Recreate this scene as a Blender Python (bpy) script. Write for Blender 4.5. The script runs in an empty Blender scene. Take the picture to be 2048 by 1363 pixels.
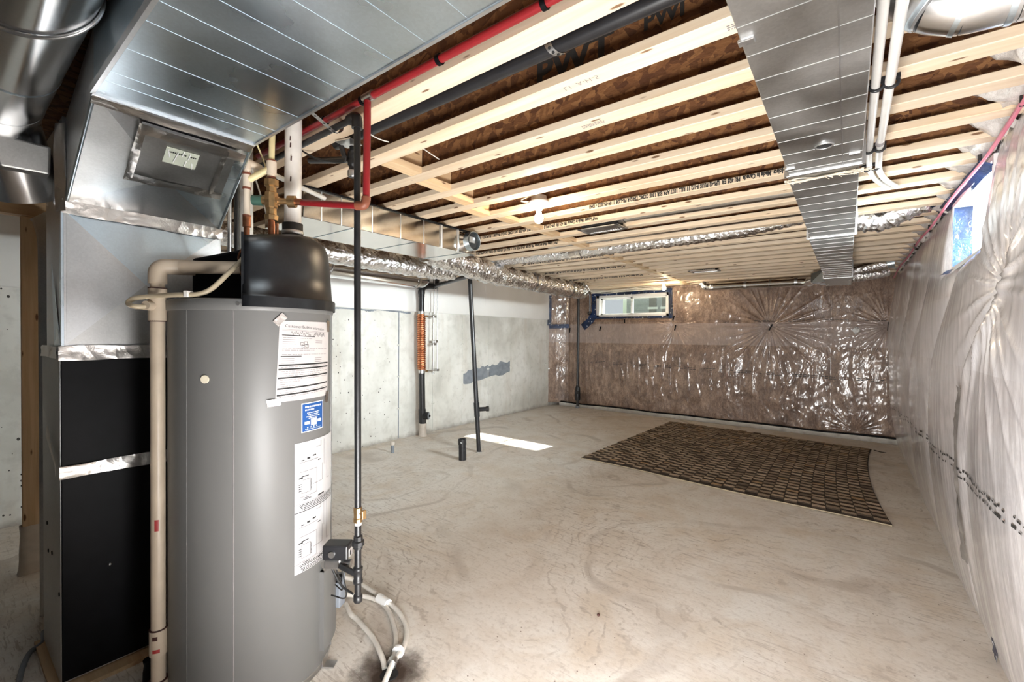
import bpy, bmesh, math, random
import numpy as np
from mathutils import Vector, Matrix
S = bpy.context.scene
COL = S.collection
PI = math.pi
rnd = random.Random(7)

# ---------------------------------------------------------------- camera
cam_d = bpy.data.cameras.new('camera')
cam = bpy.data.objects.new('camera', cam_d)
COL.objects.link(cam)
cam_d.sensor_fit = 'HORIZONTAL'
cam_d.sensor_width = 36.0
cam_d.lens = 882.82 / 2048 * 36.0
cam_d.clip_start = 0.02
_f = Vector((-0.60514093, 0.79601985, -0.01252416))
_r = Vector((0.79600163, 0.60524672, 0.00760373))
_u = Vector((-0.01363292, 0.00536792, 0.99989266))
cam.matrix_world = Matrix(((_r.x, _u.x, -_f.x, 0), (_r.y, _u.y, -_f.y, 0), (_r.z, _u.z, -_f.z, 1.5), (0, 0, 0, 1)))
S.camera = cam

# ---------------------------------------------------------------- sky, sun, daylight, exposure
W = bpy.data.worlds.new('sky')
S.world = W
W.use_nodes = True
bg = W.node_tree.nodes['Background']
bg.inputs[0].default_value = (0.93, 0.96, 1.0, 1)
bg.inputs[1].default_value = 0.4

def lamp(name, kind, loc, energy, color=(1, 1, 1), size=1.0, size_y=None, look=None):
    d = bpy.data.lights.new(name, kind)
    d.energy = energy
    d.color = color
    o = bpy.data.objects.new(name, d)
    COL.objects.link(o)
    o.location = loc
    if kind == 'AREA':
        d.shape = 'RECTANGLE'
        d.size = size
        d.size_y = size_y or size
    elif kind == 'POINT':
        d.shadow_soft_size = size
    if look is not None:
        o.rotation_euler = (Vector(look) - Vector(loc)).to_track_quat('-Z', 'Y').to_euler()
    return o

sun = lamp('sun', 'SUN', (-3, 14, 6), 26.0, (1.0, 0.95, 0.86), look=None)
sun.data.angle = math.radians(0.6)
sun.rotation_euler = Vector((-0.22, -1.66, -1.0)).to_track_quat('-Z', 'Y').to_euler()
# daylight through the right-hand window, a little cool
lamp('window_daylight', 'AREA', (1.75, 3.40, 2.42), 1650, (0.96, 0.985, 1.0), 1.7, 0.9, look=(-2.3, 4.0, 0.9))
# unseen fill light added below the view to brighten the joist undersides
fill_ = lamp('fill_light', 'AREA', (-0.30, 0.45, 0.42), 64, (1.0, 0.985, 0.97), 0.8, 0.8, look=(-1.2, 4.6, 2.1))
fill_.data.spread = math.radians(165)

S.view_settings.view_transform = 'Standard'
S.view_settings.look = 'None'
S.view_settings.gamma = 1.0
S.view_settings.use_curve_mapping = False
S.view_settings.exposure = 0.8

# ---------------------------------------------------------------- object helpers
WL = {}

class MB:
    """collects geometry; becomes ONE mesh object"""
    def __init__(s):
        s.v = []; s.f = []; s.sm = []
    def add(s, v, f, smooth=False):
        o = len(s.v)
        s.v += [tuple(map(float, p)) for p in v]
        for q in f:
            s.f.append(tuple(i + o for i in q)); s.sm.append(smooth)
        return s
    def box(s, a, b):
        x0, y0, z0 = a; x1, y1, z1 = b
        if x0 > x1: x0, x1 = x1, x0
        if y0 > y1: y0, y1 = y1, y0
        if z0 > z1: z0, z1 = z1, z0
        return s.add([(x0,y0,z0),(x1,y0,z0),(x1,y1,z0),(x0,y1,z0),(x0,y0,z1),(x1,y0,z1),(x1,y1,z1),(x0,y1,z1)],
                     [(0,3,2,1),(4,5,6,7),(0,1,5,4),(1,2,6,5),(2,3,7,6),(3,0,4,7)])
    def hexa(s, p):
        """8 corners: bottom four (ccw from above), top four"""
        return s.add(p, [(0,3,2,1),(4,5,6,7),(0,1,5,4),(1,2,6,5),(2,3,7,6),(3,0,4,7)])
    def obox(s, c, ax, ay, az):
        c = Vector(c); ax = Vector(ax); ay = Vector(ay); az = Vector(az)
        P = [c + ax*i + ay*j + az*k for k in (-1, 1) for (i, j) in ((-1,-1),(1,-1),(1,1),(-1,1))]
        return s.hexa(P)
    def bar(s, p, q, w, h, up=(0, 0, 1)):
        p = Vector(p); q = Vector(q); d = (q - p); L = d.length; d.normalize()
        up = Vector(up); side = d.cross(up)
        if side.length < 1e-6: side = d.cross(Vector((1, 0, 0)))
        side.normalize(); up = side.cross(d)
        return s.obox((p + q)/2, d*L/2, side*w/2, up*h/2)
    def tube(s, pts, r, n=16, caps=True, smooth=True, closed=False, radii2=None):
        pts = [Vector(p) for p in pts]
        m = len(pts)
        rs = r if isinstance(r, (list, tuple, np.ndarray)) else [r]*m
        t0 = (pts[1]-pts[0]).normalized()
        a = Vector((0, 0, 1)) if abs(t0.z) < 0.9 else Vector((1, 0, 0))
        nrm = (a - t0*a.dot(t0)).normalized()
        V = []; prev = t0
        for i in range(m):
            if i == 0: t = t0
            elif i == m-1: t = (pts[i]-pts[i-1]).normalized()
            else:
                t = ((pts[i]-pts[i-1]).normalized() + (pts[i+1]-pts[i]).normalized())
                t = t.normalized() if t.length > 1e-6 else prev
            nrm = nrm - t*nrm.dot(t)
            nrm.normalize(); bn = t.cross(nrm); prev = t
            for k in range(n):
                an = 2*PI*k/n
                rr = rs[i] if not callable(radii2) else rs[i]*radii2(i, an)
                V.append(pts[i] + nrm*(rr*math.cos(an)) + bn*(rr*math.sin(an)))
        F = []
        for i in range(m-1):
            for k in range(n):
                k2 = (k+1) % n
                F.append((i*n+k, i*n+k2, (i+1)*n+k2, (i+1)*n+k))
        s.add(V, F, smooth)
        if caps:
            s.add(V[:n], [tuple(range(n-1, -1, -1))]); s.add(V[-n:], [tuple(range(n))])
        return s
    def cyl(s, p, q, r, n=20, r2=None, caps=True):
        return s.tube([p, q], [r, r if r2 is None else r2], n, caps)
    def pipe(s, p, q, ro, ri, n=24):
        """open hollow cylinder"""
        p = Vector(p); q = Vector(q)
        s.tube([p, q], ro, n, False); a = len(s.v)-2*n
        s.tube([q, p], ri, n, False)
        d = (q-p).normalized()
        for c, sg in ((p, -1), (q, 1)):
            u = Vector((0,0,1)) if abs(d.z) < .9 else Vector((1,0,0))
            u = (u - d*u.dot(d)).normalized(); w = d.cross(u)
            V = []
            for k in range(n):
                an = 2*PI*k/n; e = u*math.cos(an) + w*math.sin(an)
                V += [c + e*ri, c + e*ro]
            s.add(V, [(2*k, 2*k+1, 2*((k+1) % n)+1, 2*((k+1) % n)) for k in range(n)])
        return s
    def sphere(s, c, r, n=16, m=10, sz=1.0):
        V = []; F = []
        for j in range(m+1):
            th = PI*j/m
            for k in range(n):
                an = 2*PI*k/n
                V.append((c[0]+r*math.sin(th)*math.cos(an), c[1]+r*math.sin(th)*math.sin(an), c[2]+r*sz*math.cos(th)))
        for j in range(m):
            for k in range(n):
                k2 = (k+1) % n
                F.append((j*n+k, (j+1)*n+k, (j+1)*n+k2, j*n+k2))
        return s.add(V, F, True)
    def lathe(s, c, prof, n=32, smooth=True, a0=0, a1=2*PI, axis=None):
        """prof: list of (radius, z) ; about vertical axis at c=(x,y)"""
        V = []; F = []; full = abs(a1-a0-2*PI) < 1e-6; m = n if full else n+1
        for (r, z) in prof:
            for k in range(m):
                an = a0+(a1-a0)*k/n
                V.append((c[0]+r*math.cos(an), c[1]+r*math.sin(an), z))
        for j in range(len(prof)-1):
            for k in range(n):
                k2 = (k+1) % m
                F.append((j*m+k, j*m+k2, (j+1)*m+k2, (j+1)*m+k))
        return s.add(V, F, smooth)
    def prism(s, poly, d):
        """poly: list of 3D points (planar), extruded by vector d"""
        n = len(poly); d = Vector(d)
        V = [Vector(p) for p in poly] + [Vector(p)+d for p in poly]
        F = [tuple(range(n-1, -1, -1)), tuple(range(n, 2*n))]
        F += [(i, (i+1) % n, n+(i+1) % n, n+i) for i in range(n)]
        return s.add(V, F)
    def grid(s, P, smooth=True, skip=None):
        """P: array (a,b,3)"""
        a, b = P.shape[:2]
        V = P.reshape(-1, 3).tolist()
        F = [(i*b+j, i*b+j+1, (i+1)*b+j+1, (i+1)*b+j) for i in range(a-1) for j in range(b-1)
             if skip is None or not skip[i, j]]
        return s.add(V, F, smooth)

def mesh_of(name, mb, mat, off=(0, 0, 0)):
    me = bpy.data.meshes.new(name)
    ox, oy, oz = off
    me.from_pydata([(x-ox, y-oy, z-oz) for x, y, z in mb.v], [], mb.f)
    me.polygons.foreach_set('use_smooth', mb.sm)
    for m in (mat if isinstance(mat, (list, tuple)) else [mat]): me.materials.append(m)
    return me

def recalc(me):
    b = bmesh.new(); b.from_mesh(me); bmesh.ops.recalc_face_normals(b, faces=b.faces); b.to_mesh(me); b.free()

def tag(o, label=None, cat=None, group=None, kind=None):
    if label: o['label'] = label
    if cat: o['category'] = cat
    if group: o['group'] = group
    if kind: o['kind'] = kind
    return o

def thing(name, label, cat, loc, group=None):
    o = bpy.data.objects.new(name, None)
    COL.objects.link(o); o.location = loc; o.empty_display_size = 0.05
    WL[o.name] = Vector(loc)
    return tag(o, label, cat, group)

def part(name, mb, mat, parent, label=None, bevel=0, stuff=False, fix=True):
    off = WL[parent.name]
    me = mesh_of(name, mb, mat, off)
    if fix: recalc(me)
    o = bpy.data.objects.new(name, me)
    COL.objects.link(o); o.parent = parent
    WL[o.name] = off
    if bevel:
        m = o.modifiers.new('bevel', 'BEVEL'); m.width = bevel; m.segments = 2; m.limit_method = 'ANGLE'
    if label: o['label'] = label
    if stuff: o['kind'] = 'stuff'
    return o

def solo(name, mb, mat, label, cat, group=None, bevel=0, fix=True):
    a = np.array(mb.v); lo = a.min(0); hi = a.max(0)
    loc = Vector(((lo[0]+hi[0])/2, (lo[1]+hi[1])/2, lo[2]))
    me = mesh_of(name, mb, mat, loc)
    if fix: recalc(me)
    o = bpy.data.objects.new(name, me); COL.objects.link(o); o.location = loc
    WL[o.name] = loc
    if bevel:
        m = o.modifiers.new('bevel', 'BEVEL'); m.width = bevel; m.segments = 2; m.limit_method = 'ANGLE'
    return tag(o, label, cat, group)

def struct(name, mb, mat, fix=True):
    me = mesh_of(name, mb, mat)
    if fix: recalc(me)
    o = bpy.data.objects.new(name, me); COL.objects.link(o)
    WL[o.name] = Vector((0, 0, 0)); o['kind'] = 'structure'
    return o

def bend(pts, r, k=6):
    """polyline with rounded corners"""
    pts = [Vector(p) for p in pts]; out = [pts[0]]
    for i in range(1, len(pts)-1):
        a, b, c = pts[i-1], pts[i], pts[i+1]
        d1 = (a-b); d2 = (c-b)
        q = min(r, d1.length*0.49, d2.length*0.49)
        p1 = b + d1.normalized()*q; p2 = b + d2.normalized()*q
        for j in range(k+1):
            t = j/k
            out.append(p1*(1-t)**2 + b*2*t*(1-t) + p2*t*t)
    out.append(pts[-1]); return out

def spline(pts, k=8):
    """Catmull-Rom through pts"""
    P = [Vector(p) for p in pts]; P = [P[0]*2-P[1]] + P + [P[-1]*2-P[-2]]
    out = []
    for i in range(1, len(P)-2):
        for j in range(k):
            t = j/k
            a, b, c, d = P[i-1], P[i], P[i+1], P[i+2]
            out.append(0.5*((2*b) + (c-a)*t + (2*a-5*b+4*c-d)*t*t + (3*b-a-3*c+d)*t**3))
    out.append(P[-2]); return out

def text_mb(txt, size, place, depth=0.0006, align='LEFT', bold=0):
    """flat lettering; place(x, y, h) -> world point"""
    cu = bpy.data.curves.new('lettering', 'FONT'); cu.body = txt; cu.size = size
    cu.align_x = align; cu.offset = bold; cu.resolution_u = 2
    o = bpy.data.objects.new('lettering', cu); COL.objects.link(o)
    bpy.context.view_layer.update()
    dg = bpy.context.evaluated_depsgraph_get()
    me = bpy.data.meshes.new_from_object(o.evaluated_get(dg))
    mb = MB()
    mb.add([place(v.co.x, v.co.y, depth) for v in me.vertices], [tuple(p.vertices) for p in me.polygons])
    bpy.data.objects.remove(o); bpy.data.curves.remove(cu); bpy.data.meshes.remove(me)
    return mb

def vnoise(x, y, seed=0):
    """2-D value noise, numpy"""
    x = np.asarray(x, float); y = np.asarray(y, float)
    xi = np.floor(x).astype(np.int64); yi = np.floor(y).astype(np.int64)
    fx = x-xi; fy = y-yi
    fx = fx*fx*(3-2*fx); fy = fy*fy*(3-2*fy)
    def h(a, b):
        n = (a*374761393 + b*668265263 + seed*982451653) & 0xffffffff
        n = ((n ^ (n >> 13))*1274126177) & 0xffffffff
        return ((n ^ (n >> 16)) & 0xffff)/65535.0
    return (h(xi, yi)*(1-fx)+h(xi+1, yi)*fx)*(1-fy) + (h(xi, yi+1)*(1-fx)+h(xi+1, yi+1)*fx)*fy

def fbm(x, y, o=4, seed=0):
    s = 0; a = 0.5
    for i in range(o):
        s = s + a*vnoise(x*2**i, y*2**i, seed+i*17); a *= 0.5
    return s
# ---------------------------------------------------------------- materials
class M:
    """tiny node helper"""
    def __init__(s, name, base=(.5, .5, .5), rough=.5, metal=0, **kw):
        s.m = bpy.data.materials.new(name); s.m.use_nodes = True
        s.t = s.m.node_tree; s.b = s.t.nodes['Principled BSDF']
        s.b.inputs['Base Color'].default_value = (*base, 1)
        s.b.inputs['Roughness'].default_value = rough
        s.b.inputs['Metallic'].default_value = metal
        for k, v in kw.items(): s.b.inputs[k].default_value = v
        s._c = None
    def n(s, t, **kw):
        x = s.t.nodes.new(t)
        for k, v in kw.items(): setattr(x, k, v)
        return x
    def l(s, a, b): s.t.links.new(a, b)
    def co(s, scale=(1, 1, 1), rot=(0, 0, 0), kind='Object', loc=(0, 0, 0)):
        if kind == 'World':
            g = s.n('ShaderNodeNewGeometry').outputs['Position']
        else:
            g = s.n('ShaderNodeTexCoord').outputs[kind]
        mp = s.n('ShaderNodeMapping')
        mp.inputs['Scale'].default_value = scale; mp.inputs['Rotation'].default_value = rot; mp.inputs['Location'].default_value = loc
        s.l(g, mp.inputs['Vector']); return mp.outputs[0]
    def noise(s, vec, scale=5, detail=4, rough=.5, dist=0):
        x = s.n('ShaderNodeTexNoise'); s.l(vec, x.inputs['Vector'])
        x.inputs['Scale'].default_value = scale; x.inputs['Detail'].default_value = detail
        x.inputs['Roughness'].default_value = rough; x.inputs['Distortion'].default_value = dist
        return x.outputs['Fac']
    def vor(s, vec, scale=5, feature='F1', out='Color', rand=1.0):
        x = s.n('ShaderNodeTexVoronoi', feature=feature); s.l(vec, x.inputs['Vector'])
        x.inputs['Scale'].default_value = scale; x.inputs['Randomness'].default_value = rand
        return x.outputs[out]
    def ramp(s, fac, stops, interp='LINEAR'):
        x = s.n('ShaderNodeValToRGB'); s.l(fac, x.inputs[0]); r = x.color_ramp; r.interpolation = interp
        while len(r.elements) < len(stops): r.elements.new(1)
        for e, (p, c) in zip(r.elements, stops):
            e.position = p; e.color = (*c, 1) if len(c) == 3 else c
        return x.outputs[0]
    def mix(s, fac, a, b, mode='MIX'):
        x = s.n('ShaderNodeMix', data_type='RGBA', blend_type=mode)
        for sock, v in ((x.inputs[0], fac), (x.inputs[6], a), (x.inputs[7], b)):
            if isinstance(v, (int, float)): sock.default_value = v
            elif isinstance(v, tuple): sock.default_value = (*v, 1)
            else: s.l(v, sock)
        return x.outputs[2]
    def math(s, op, a, b=None):
        x = s.n('ShaderNodeMath', operation=op)
        for i, v in enumerate((a, b)):
            if v is None: continue
            if isinstance(v, (int, float)): x.inputs[i].default_value = v
            else: s.l(v, x.inputs[i])
        return x.outputs[0]
    def sep(s, vec):
        x = s.n('ShaderNodeSeparateXYZ'); s.l(vec, x.inputs[0]); return x.outputs
    def color(s, c): s.l(c, s.b.inputs['Base Color']); return s
    def roughn(s, c): s.l(c, s.b.inputs['Roughness']); return s
    def bump(s, h, strength=.3, dist=.01):
        x = s.n('ShaderNodeBump'); x.inputs['Strength'].default_value = strength; x.inputs['Distance'].default_value = dist
        s.l(h, x.inputs['Height'])
        if s._c is not None: s.l(s._c, x.inputs['Normal'])
        s._c = x.outputs[0]; s.l(s._c, s.b.inputs['Normal']); return s
    def rand(s): return s.n('ShaderNodeObjectInfo').outputs['Random']
    def island(s): return s.n('ShaderNodeNewGeometry').outputs['Random Per Island']

def grey(v): return (v, v, v)

def wood(name, light, dark, knots=True, axis=0):
    m = M(name, light, .62)
    sc = [18, 18, 18]; sc[axis] = 0.9
    v = m.co(tuple(sc), kind='World')
    g = m.noise(v, 1.6, 6, .6, .35)
    c = m.ramp(g, [(.3, dark), (.62, light)])
    if knots:
        s2 = [4.5, 17, 17] if axis == 0 else [17, 4.5, 17] if axis == 1 else [17, 17, 4.5]
        k = m.vor(m.co(tuple(x*1.0 for x in s2), kind='World'), 1.2, out='Distance')
        kk = m.ramp(k, [(.09, (1, 1, 1)), (.15, (0, 0, 0))])
        c = m.mix(kk, c, (dark[0]*.28, dark[1]*.2, dark[2]*.15))
    br = m.ramp(m.rand(), [(0, (.86, .84, .82)), (1, (1.08, 1.05, 1.02))])
    c = m.mix(1.0, c, br, 'MULTIPLY')
    m.color(c); m.bump(g, .12, .004)
    return m.m

M_pine = wood('pine flange', (.84, .72, .56), (.74, .58, .40))
M_pine2 = wood('pine blocking', (.86, .66, .42), (.70, .48, .27), axis=1)
M_stud = wood('pine stud', (.62, .46, .29), (.46, .31, .18), axis=2)
M_ply = wood('plywood', (.66, .49, .30), (.50, .34, .19), knots=False)

def osb(name, tint=1.0):
    m = M(name, (.3, .15, .06), .75)
    cols = None
    for i, (ang, tw) in enumerate(((.45, .2), (-.7, .9), (1.25, -.5), (2.3, 1.6), (0.0, -1.1))):
        v0 = m.co((1, 1, 1), (tw*.25, ang, tw), kind='World', loc=(i*3.1, i*1.7, i*2.3))
        mp = m.n('ShaderNodeMapping'); mp.inputs['Scale'].default_value = (9, 26, 44); m.l(v0, mp.inputs['Vector'])
        dv = m.n('ShaderNodeVectorMath', operation='ADD'); m.l(mp.outputs[0], dv.inputs[0])
        nz = m.n('ShaderNodeTexNoise'); nz.inputs['Scale'].default_value = .9; m.l(mp.outputs[0], nz.inputs['Vector'])
        sc_ = m.n('ShaderNodeVectorMath', operation='SCALE'); sc_.inputs['Scale'].default_value = .5; m.l(nz.outputs['Color'], sc_.inputs[0])
        m.l(sc_.outputs[0], dv.inputs[1])
        cell = m.vor(dv.outputs[0], 1.0)
        r = m.sep(cell)
        c = m.ramp(r[0], [(0, (.12*tint, .042*tint, .014*tint)), (.35, (.20*tint, .078*tint, .025*tint)), (.7, (.29*tint, .125*tint, .042*tint)), (1, (.40*tint, .19*tint, .07*tint))])
        if cols is None: cols = c
        else: cols = m.mix(m.math('GREATER_THAN', r[1], .66), cols, c)
    m.color(cols)
    m.bump(m.noise(m.co((25, 25, 40), kind='World'), 2.0, 3), .5, .006)
    return m.m
M_osb = osb('oriented strand board', .68)

def metal(name, base, rough, spangle=.12, dents=.02, aniso=None):
    m = M(name, base, rough, 1.0)
    v = m.co((1, 1, 1), kind='World')
    cell = m.sep(m.vor(v, 150))[0]
    big = m.noise(v, 4, 3)
    f = m.math('ADD', m.math('MULTIPLY', cell, .25), m.math('MULTIPLY', big, .75))
    lo = tuple(max(0, b*(1-spangle)) for b in base); hi = tuple(min(1, b*(1+spangle)) for b in base)
    m.color(m.ramp(f, [(.25, lo), (.75, hi)]))
    m.roughn(m.ramp(big, [(.3, grey(rough*.8)), (.7, grey(min(1, rough*1.25)))]))
    if dents: m.bump(m.noise(v, 2.2, 2), .35, dents)
    return m.m
M_galv = metal('galvanised sheet', (.66, .67, .68), .36, .08, .012)
M_galv_b = metal('bright galvanised sheet', (.66, .76, .83), .30, .06, .010)
M_galv_d = metal('dull galvanised sheet', (.55, .55, .54), .42, .10, .010)
M_galv_m = metal('smooth galvanised sheet', (.64, .62, .58), .15, .10, .004)
M_shiny = metal('polished round duct metal', (.80, .81, .82), .20, .05, .006)

def foil(name, base, rough, scale, strength):
    m = M(name, base, rough, 1.0)
    v = m.co((1, 1, 1), kind='World')
    n1 = m.vor(v, scale, out='Distance'); n2 = m.noise(v, scale*.8, 5, .65, .8)
    m.bump(n1, strength, .012); m.bump(n2, strength, .01)
    return m.m
M_foil = foil('crinkled foil jacket', (.90, .90, .91), .24, 34, .7)
M_tape_foil = foil('foil tape', (.80, .76, .72), .30, 22, .30)

def plain(name, base, rough=.5, metal_=0, var=.08, scale=14, bump=0.0, **kw):
    m = M(name, base, rough, metal_, **kw)
    v = m.co((1, 1, 1), kind='World')
    n = m.noise(v, scale, 4)
    m.color(m.ramp(n, [(.3, tuple(b*(1-var) for b in base)), (.7, tuple(min(1, b*(1+var)) for b in base))]))
    if bump: m.bump(n, bump, .004)
    return m.m
M_pvc = plain('white pvc', (.80, .77, .73), .35)
M_cpvc = plain('cream cpvc', (.72, .62, .50), .38)
M_yel = plain('yellow cpvc', (.74, .64, .36), .38)
M_tan = plain('tan pvc', (.50, .41, .31), .40)
M_tan2 = plain('tan vinyl hose', (.47, .39, .27), .45)
M_red = plain('red pex', (.24, .012, .016), .35)
M_iron = plain('black iron pipe', (.012, .012, .013), .38, 0, .3)
M_abs = plain('black abs pipe', (.016, .016, .018), .33, 0, .2)
M_hood = plain('black moulded plastic', (.009, .010, .012), .34, 0, .2, 60, .05)
M_black = plain('black painted steel', (.003, .003, .004), .5, 0, .3, **{'Specular IOR Level': .15})
M_rubber = plain('black rubber', (.02, .018, .017), .6)
M_brass = plain('aged brass', (.42, .27, .13), .38, .9, .25, 40)
M_copper = plain('aged copper', (.40, .17, .09), .34, .95, .3, 30)
M_copper_b = plain('bright copper coil', (.66, .28, .14), .28, 1.0, .15, 30)
M_ring = plain('brown solder ring', (.20, .06, .03), .5)
M_green = plain('green cap', (.05, .12, .09), .5)
M_steel = plain('zinc steel', (.62, .62, .62), .32, 1.0, .1, 30)
M_white = plain('white vinyl', (.85, .86, .86), .35, 0, .03)
M_porc = plain('white porcelain', (.85, .82, .78), .25, 0, .03)
M_pexw = plain('white pex', (.62, .60, .57), .3, 0, .04)
M_hose = plain('clear vinyl hose', (.66, .63, .58), .25, 0, .1, 20)
M_pink = plain('pink cable jacket', (.62, .18, .25), .45)
M_wire = plain('white cable', (.78, .74, .66), .5)
M_wired = plain('black cable', (.02, .02, .02), .5)
M_tank = plain('grey enamel', (.155, .153, .148), .44, .0, .03, 3)
M_paper = plain('paper', (.56, .525, .515), .6, 0, .03)
M_label = plain('glossy label', (.57, .57, .58), .3, 0, .02)
M_ink = plain('black ink', (.02, .02, .02), .6)
M_ink2 = plain('grey ink', (.25, .23, .23), .6)
M_whiteink = plain('white ink', (.82, .84, .86), .5)
M_blue = plain('blue sticker', (.02, .09, .30), .3)
M_dred = plain('red stamp', (.33, .03, .03), .5)
M_dbrown = plain('dark stamp', (.05, .015, .012), .5)
M_greypaint = plain('grey waterproof paint', (.20, .22, .25), .6, 0, .2, 10)
M_straw = plain('straw twine', (.68, .60, .48), .7)
M_gap = plain('dark rug backing', (.035, .024, .016), .9)
M_edge = plain('rug edge binding', (.42, .35, .24), .8)
M_leaf = plain('garden leaves', (.10, .19, .06), .7, 0, .4, 20)
M_siding = plain('grey house siding', (.42, .43, .46), .7)
M_stucco = plain('pale house wall', (.62, .62, .60), .7)
M_lawn = plain('lawn', (.16, .24, .08), .9, 0, .3, 5)
M_dark = plain('dark opening', (.01, .01, .01), .8)
M_fold = plain('folded poly', (.20, .185, .175), .25, 0, .35, 12, .3)
M_duffel = plain('weathered plastic wrap', (.56, .50, .44), .35, 0, .1, 20, .3)

def glass():
    """thin window pane: mostly clear, mirror-like at grazing angles"""
    m = bpy.data.materials.new('window glass'); m.use_nodes = True; t = m.node_tree
    t.nodes.clear(); out = t.nodes.new('ShaderNodeOutputMaterial'); mx = t.nodes.new('ShaderNodeMixShader')
    tr = t.nodes.new('ShaderNodeBsdfTransparent'); tr.inputs[0].default_value = (.93, .96, .96, 1)
    gl = t.nodes.new('ShaderNodeBsdfGlossy'); gl.inputs['Roughness'].default_value = .02
    fr = t.nodes.new('ShaderNodeFresnel'); fr.inputs[0].default_value = 1.45
    t.links.new(fr.outputs[0], mx.inputs[0]); t.links.new(tr.outputs[0], mx.inputs[1]); t.links.new(gl.outputs[0], mx.inputs[2]); t.links.new(mx.outputs[0], out.inputs[0])
    return m
M_glass = glass()

def bulb_mat():
    m = M('glowing bulb', (1, .9, .7), .3)
    m.b.inputs['Emission Color'].default_value = (1, .80, .54, 1)
    m.b.inputs['Emission Strength'].default_value = 220
    return m.m
M_bulb = bulb_mat()

def floor_mat():
    m = M('trowelled concrete', (.5, .45, .4), .62)
    v = m.co((1, 1, 1), kind='World')
    big = m.noise(v, .7, 4, .55, .4)
    mid = m.noise(v, 3.5, 6, .62, .6)
    fine = m.noise(v, 40, 4, .6)
    c = m.ramp(big, [(.3, (.65, .59, .53)), (.5, (.70, .655, .60)), (.7, (.73, .71, .67))])
    c = m.mix(m.ramp(mid, [(.34, grey(.6)), (.56, grey(0))]), c, (.56, .48, .40))
    blot = m.noise(v, 1.7, 5, .6, .8)
    c = m.mix(m.ramp(blot, [(.52, grey(0)), (.68, grey(.5))]), c, (.57, .46, .34))
    c = m.mix(m.ramp(fine, [(.25, grey(.5)), (.48, grey(0))]), c, (.40, .33, .27))
    speck = m.vor(v, 22, out='Distance')
    c = m.mix(m.math('MULTIPLY', m.math('LESS_THAN', speck, .085), m.ramp(m.noise(v, 9, 2), [(.5, grey(0)), (.55, grey(.8))])), c, (.16, .11, .08))
    # trowel swirls: rings round scattered centres, broken up by noise
    sw = m.n('ShaderNodeTexVoronoi', feature='SMOOTH_F1'); sw.inputs['Scale'].default_value = .62
    dv = m.n('ShaderNodeVectorMath', operation='ADD'); m.l(v, dv.inputs[0])
    nz = m.n('ShaderNodeTexNoise'); nz.inputs['Scale'].default_value = .9; m.l(v, nz.inputs['Vector']); m.l(nz.outputs['Color'], dv.inputs[1])
    m.l(dv.outputs[0], sw.inputs['Vector'])
    ring = m.math('SINE', m.math('MULTIPLY', sw.outputs['Distance'], 34.0))
    edge = m.ramp(ring, [(.80, grey(0)), (.97, grey(1))])
    lim = m.ramp(m.noise(v, 1.4, 3), [(.44, grey(0)), (.62, grey(1))])
    sweep = m.math('MULTIPLY', edge, lim)
    c = m.mix(m.math('MULTIPLY', sweep, .55), c, (.38, .32, .27))
    # fine parallel scratches that follow each sweep
    an = m.math('ADD', m.math('MULTIPLY', sw.outputs['Distance'], 210.0), m.math('MULTIPLY', m.noise(v, 5, 3, .6), 16.0))
    fl = m.ramp(m.math('SINE', an), [(.62, grey(0)), (.95, grey(1))])
    brk = m.ramp(m.noise(v, 11, 4, .7), [(.47, grey(0)), (.56, grey(1))])
    pat = m.ramp(m.noise(v, 1.1, 3), [(.42, grey(0)), (.60, grey(1))])
    arc = m.math('MULTIPLY', m.math('MULTIPLY', fl, brk), pat)
    c = m.mix(m.math('MULTIPLY', arc, .55), c, (.33, .27, .22))
    # short scratch marks pulled along the sweep
    sc = m.noise(m.co((7, 60, 1), (0, 0, .35), kind='World'), 1.0, 3, .6, 1.0)
    sm = m.ramp(sc, [(.56, grey(0)), (.64, grey(1))])
    lim2 = m.ramp(m.noise(v, .8, 3), [(.4, grey(.1)), (.62, grey(.9))])
    scr = m.math('MULTIPLY', sm, lim2)
    c = m.mix(m.math('MULTIPLY', scr, .65), c, (.27, .21, .17))
    # damp stain round the floor drain
    p = m.sep(v)
    dx = m.math('SUBTRACT', p[0], -1.60); dy = m.math('SUBTRACT', p[1], 1.22)
    d = m.math('SQRT', m.math('ADD', m.math('MULTIPLY', dx, dx), m.math('MULTIPLY', dy, dy)))
    d = m.math('ADD', d, m.math('MULTIPLY', m.noise(v, 16, 5, .7), .16))
    c = m.mix(m.ramp(d, [(.14, grey(1)), (.20, grey(.75)), (.27, grey(0))]), c, (.035, .018, .01))
    m.color(c)
    m.roughn(m.ramp(mid, [(.3, grey(.50)), (.7, grey(.68))]))
    m.bump(fine, .25, .004); m.bump(mid, .25, .01); m.bump(sweep, -.5, .004); m.bump(scr, -.5, .004); m.bump(arc, -.6, .004)
    return m.m
M_floor = floor_mat()

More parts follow.
